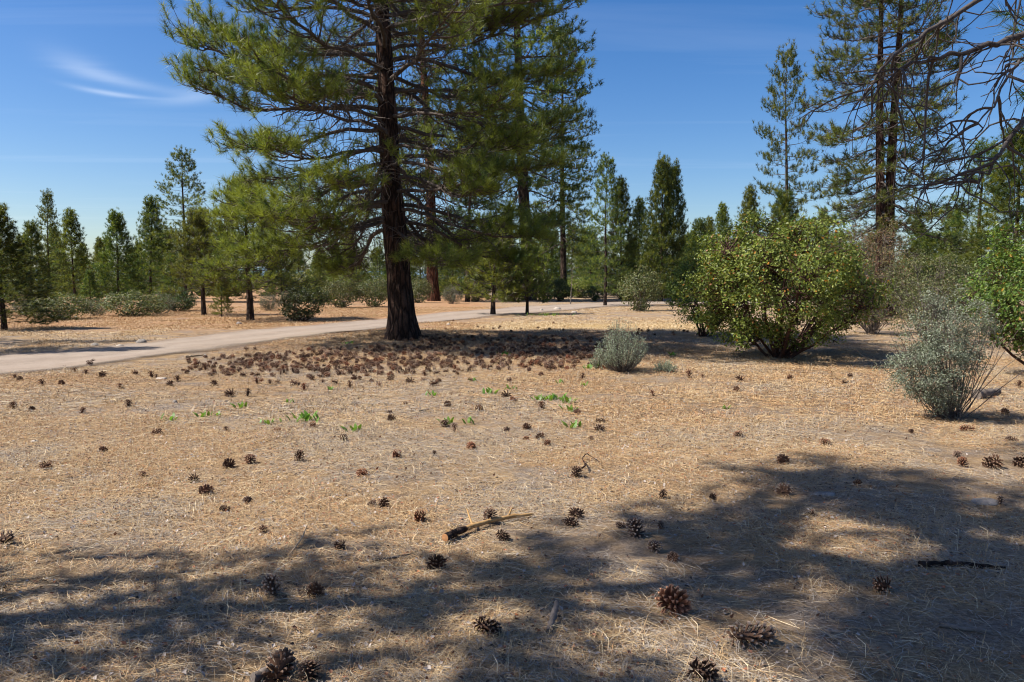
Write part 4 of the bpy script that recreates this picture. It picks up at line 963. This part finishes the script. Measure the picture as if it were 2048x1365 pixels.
p = at(1088, 632); KW[3].put((p[0], p[1], p[2]), 0, (1.6, 1, 1.0), 'bright green grass clump beside the slender sapling', 'plant', name='grass_clump')

# ------------------------------------------------------------------ straw and needle litter
SC = [(.575, .42, .23), (.50, .335, .165), (.43, .245, .115), (.38, .33, .27), (.70, .565, .36), (.20, .145, .095)]
def straw_patch(seed, rad, n, wid, lmin, lmax, stand, wts, flakes=14):
    rg = np.random.default_rng(seed); m = MB()
    r = rad * np.sqrt(rg.random(n)); a = rg.random(n) * 6.28; base = np.stack([r * np.cos(a), r * np.sin(a), rg.random(n) ** 2 * .018 - .004], -1)
    az = rg.normal(size=n) * .9 + rg.integers(0, 2, n) * math.pi + rg.random() * 6; ln = lmin + (lmax - lmin) * rg.random(n) ** 1.6
    up = rg.random(n) < stand; el = np.where(up, .5 + .9 * rg.random(n), rg.normal(size=n) * .10 + .07); ln = np.where(up, ln * .55, ln)
    d0 = np.stack([np.cos(el) * np.cos(az), np.cos(el) * np.sin(az), np.sin(el)], -1); az2 = az + rg.normal(size=n) * .5; el2 = el * .3 - .12
    d1 = np.stack([np.cos(el2) * np.cos(az2), np.cos(el2) * np.sin(az2), np.sin(el2)], -1)
    p1 = base + d0 * ln[:, None] * .5; p2 = p1 + d1 * ln[:, None] * .5; sd = np.stack([-np.sin(az), np.cos(az), .35 * rg.normal(size=n)], -1) * (wid * (.6 + .7 * rg.random(n)))[:, None] * .5
    V = np.stack([base - sd, base + sd, p1 + sd, p1 - sd, p2 + sd * .4, p2 - sd * .4], 1).reshape(-1, 3); q = (np.arange(n) * 6)[:, None]
    F_ = np.vstack([q + np.array([[0, 1, 2, 3]]), q + np.array([[3, 2, 4, 5]])]); m.add(V, F_, np.repeat(pick(SC, wts, n, rg, .22), 6, 0))
    if flakes:
        c = np.stack([rad * (rg.random(flakes) * 2 - 1), rad * (rg.random(flakes) * 2 - 1), .006 + .01 * rg.random(flakes)], -1)
        leaves(m, c, unit(np.array([0, 0, 1.]) + rg.normal(size=(flakes, 3)) * .35), .022, pick([(.20, .09, .05), (.10, .07, .05), (.35, .3, .26), (.34, .13, .06)], (.3, .3, .3, .1), flakes, rg), rg, .7)
    return m.mesh('straw', M['straw'], smooth=False)
def scatter(name, metas, P, rot, scl, pk, label, cat):
    col = bpy.data.collections.new(name + '_pieces')
    for i_, me in enumerate(metas):
        o = bpy.data.objects.new(f'{name}_piece_{i_:02d}', me); col.objects.link(o)
    me = bpy.data.meshes.new(name); me.vertices.add(len(P)); me.vertices.foreach_set('co', P.astype(np.float32).ravel())
    me.attributes.new('rot', 'FLOAT_VECTOR', 'POINT').data.foreach_set('vector', rot.astype(np.float32).ravel())
    me.attributes.new('scl', 'FLOAT', 'POINT').data.foreach_set('value', scl.astype(np.float32)); me.attributes.new('pk', 'INT', 'POINT').data.foreach_set('value', pk.astype(np.int32)); me.update()
    ob = bpy.data.objects.new(name, me); C.objects.link(ob)
    g = bpy.data.node_groups.new(name, 'GeometryNodeTree'); g.interface.new_socket('Geometry', in_out='INPUT', socket_type='NodeSocketGeometry'); g.interface.new_socket('Geometry', in_out='OUTPUT', socket_type='NodeSocketGeometry')
    gi = g.nodes.new('NodeGroupInput'); go = g.nodes.new('NodeGroupOutput'); ci = g.nodes.new('GeometryNodeCollectionInfo'); ci.inputs['Collection'].default_value = col; ci.inputs['Separate Children'].default_value = True; ci.inputs['Reset Children'].default_value = True
    ip = g.nodes.new('GeometryNodeInstanceOnPoints'); ip.inputs['Pick Instance'].default_value = True
    def na(n, ty): x = g.nodes.new('GeometryNodeInputNamedAttribute'); x.data_type = ty; x.inputs['Name'].default_value = n; return x.outputs['Attribute']
    g.links.new(gi.outputs[0], ip.inputs['Points']); g.links.new(ci.outputs[0], ip.inputs['Instance']); g.links.new(na('pk', 'INT'), ip.inputs['Instance Index']); g.links.new(na('rot', 'FLOAT_VECTOR'), ip.inputs['Rotation']); g.links.new(na('scl', 'FLOAT'), ip.inputs['Scale']); g.links.new(ip.outputs[0], go.inputs[0])
    md = ob.modifiers.new('scatter', 'NODES'); md.node_group = g
    return tag(ob, label, cat, kind='stuff')
def spread(n, d0, d1, seed, keep=None):
    rg = np.random.default_rng(seed); d = np.sqrt(d0 ** 2 + (d1 ** 2 - d0 ** 2) * rg.random(n)); x = (rg.random(n) * 2 - 1) * (.72 * d + 1.2)
    P = np.stack([x, d, gz(x, d)], -1)
    if keep is not None: P = P[keep(P, rg)]
    n = len(P); e = .15; nx_ = (gz(P[:, 0] + e, P[:, 1]) - gz(P[:, 0] - e, P[:, 1])) / (2 * e); ny_ = (gz(P[:, 0], P[:, 1] + e) - gz(P[:, 0], P[:, 1] - e)) / (2 * e)
    rot = np.stack([np.arctan(ny_), -np.arctan(nx_), rg.random(n) * 0], -1)
    return P, rot, rg
def off_road(P, rg):
    # the worn track stays bare
    A = np.array([at(*q)[:2] for q in [(0, 733), (200, 716), (400, 687), (560, 667), (770, 648), (900, 633), (1060, 620), (1200, 610)]]); A = np.vstack([A[:1] + [-14, -6], A]); dm = np.full(len(P), 1e9)
    for a, b in zip(A[:-1], A[1:]):
        t = np.clip(((P[:, :2] - a) @ (b - a)) / ((b - a) @ (b - a)), 0, 1); dm = np.minimum(dm, np.linalg.norm(P[:, :2] - a - t[:, None] * (b - a), axis=1))
    return dm > 1.9 + rg.random(len(P)) * .8
near = [straw_patch(501 + i, .34, 420, .0016, .04, .20, .10, w) for i, w in enumerate([(.3, .3, .1, .15, .1, .05)] * 4 + [(.15, .3, .3, .1, .1, .05)] * 3 + [(.15, .15, .1, .42, .08, .1)] * 3)]
def patchy(P, rg): return vnoise(P[:, 0] / .8 + 9, P[:, 1] / .8, 91) * .65 + vnoise(P[:, 0] / .3, P[:, 1] / .3, 92) * .35 < .24 + .52 * rg.random(len(P))
P, rot, rg = spread(3700, 2.0, 9.0, 1, patchy); big_n = vnoise(P[:, 0] / .9, P[:, 1] / .9, 77); pk = np.where(big_n > .54, 7 + rg.integers(0, 3, len(P)), np.where(big_n < .40, 4 + rg.integers(0, 3, len(P)), rg.integers(0, 4, len(P))))
scatter('dry_grass', near, P, rot, .75 + .5 * rg.random(len(P)), pk, 'dry straw and fallen pine needles covering the near ground', 'grass')
mid_ = [straw_patch(521 + i, .6, 420, .0030, .04, .20, .14, w, 30) for i, w in enumerate([(.3, .3, .12, .12, .1, .06)] * 3 + [(.15, .3, .35, .05, .05, .1)] * 2 + [(.2, .15, .1, .4, .1, .05)] * 2)]
P, rot, rg = spread(3900, 8.6, 20, 2, lambda P, rg: off_road(P, rg) & patchy(P, rg)); big_n = vnoise(P[:, 0] / 1.3, P[:, 1] / 1.3, 78); pk = np.where(big_n > .54, 5 + rg.integers(0, 2, len(P)), np.where(big_n < .40, 3 + rg.integers(0, 2, len(P)), rg.integers(0, 3, len(P))))
scatter('dry_grass_cover', mid_, P, rot, .8 + .5 * rg.random(len(P)), pk, 'thin dry grass and needle litter around the cone heap', 'grass')
far_ = [straw_patch(541 + i, .9, 260, .009, .10, .30, .55, w, 0) for i, w in enumerate([(.4, .3, .1, .02, .18, 0), (.15, .4, .4, 0, .05, 0), (.5, .15, 0, 0, .35, 0)])]
def far_keep(P, rg):
    z = zones(P[:, 0], P[:, 1]); return off_road(P, rg) & (rg.random(len(P)) < .25 + .75 * np.maximum(z[:, 0], z[:, 2]))
P, rot, rg = spread(2600, 20, 46, 3, far_keep); z = zones(P[:, 0], P[:, 1]); pk = np.where(z[:, 0] > .35, 1, np.where(z[:, 2] > .3, 2, 0))
scatter('dry_meadow', far_, P, rot, .6 + .5 * rg.random(len(P)), pk, 'sun-bleached yellow and orange grass beyond the big pine', 'grass')
duff_ = [straw_patch(561 + i, .5, 300, .0045, .06, .2, .12, (.02, .12, .3, .12, .02, .42), 60) for i in range(4)]
def duff_keep(P, rg):
    z = zones(P[:, 0], P[:, 1])[:, 1]; return off_road(P, rg) & (z > .12 + .5 * rg.random(len(P))) & (np.abs(P[:, 0] - PINE[0]) < 9)
P, rot, rg = spread(5200, 16.5, 26, 4, duff_keep)
scatter('needle_litter', duff_, P, rot, .7 + .5 * rg.random(len(P)), rg.integers(0, 4, len(P)), 'brown fallen needles and bark flakes between the heaped cones', 'litter')
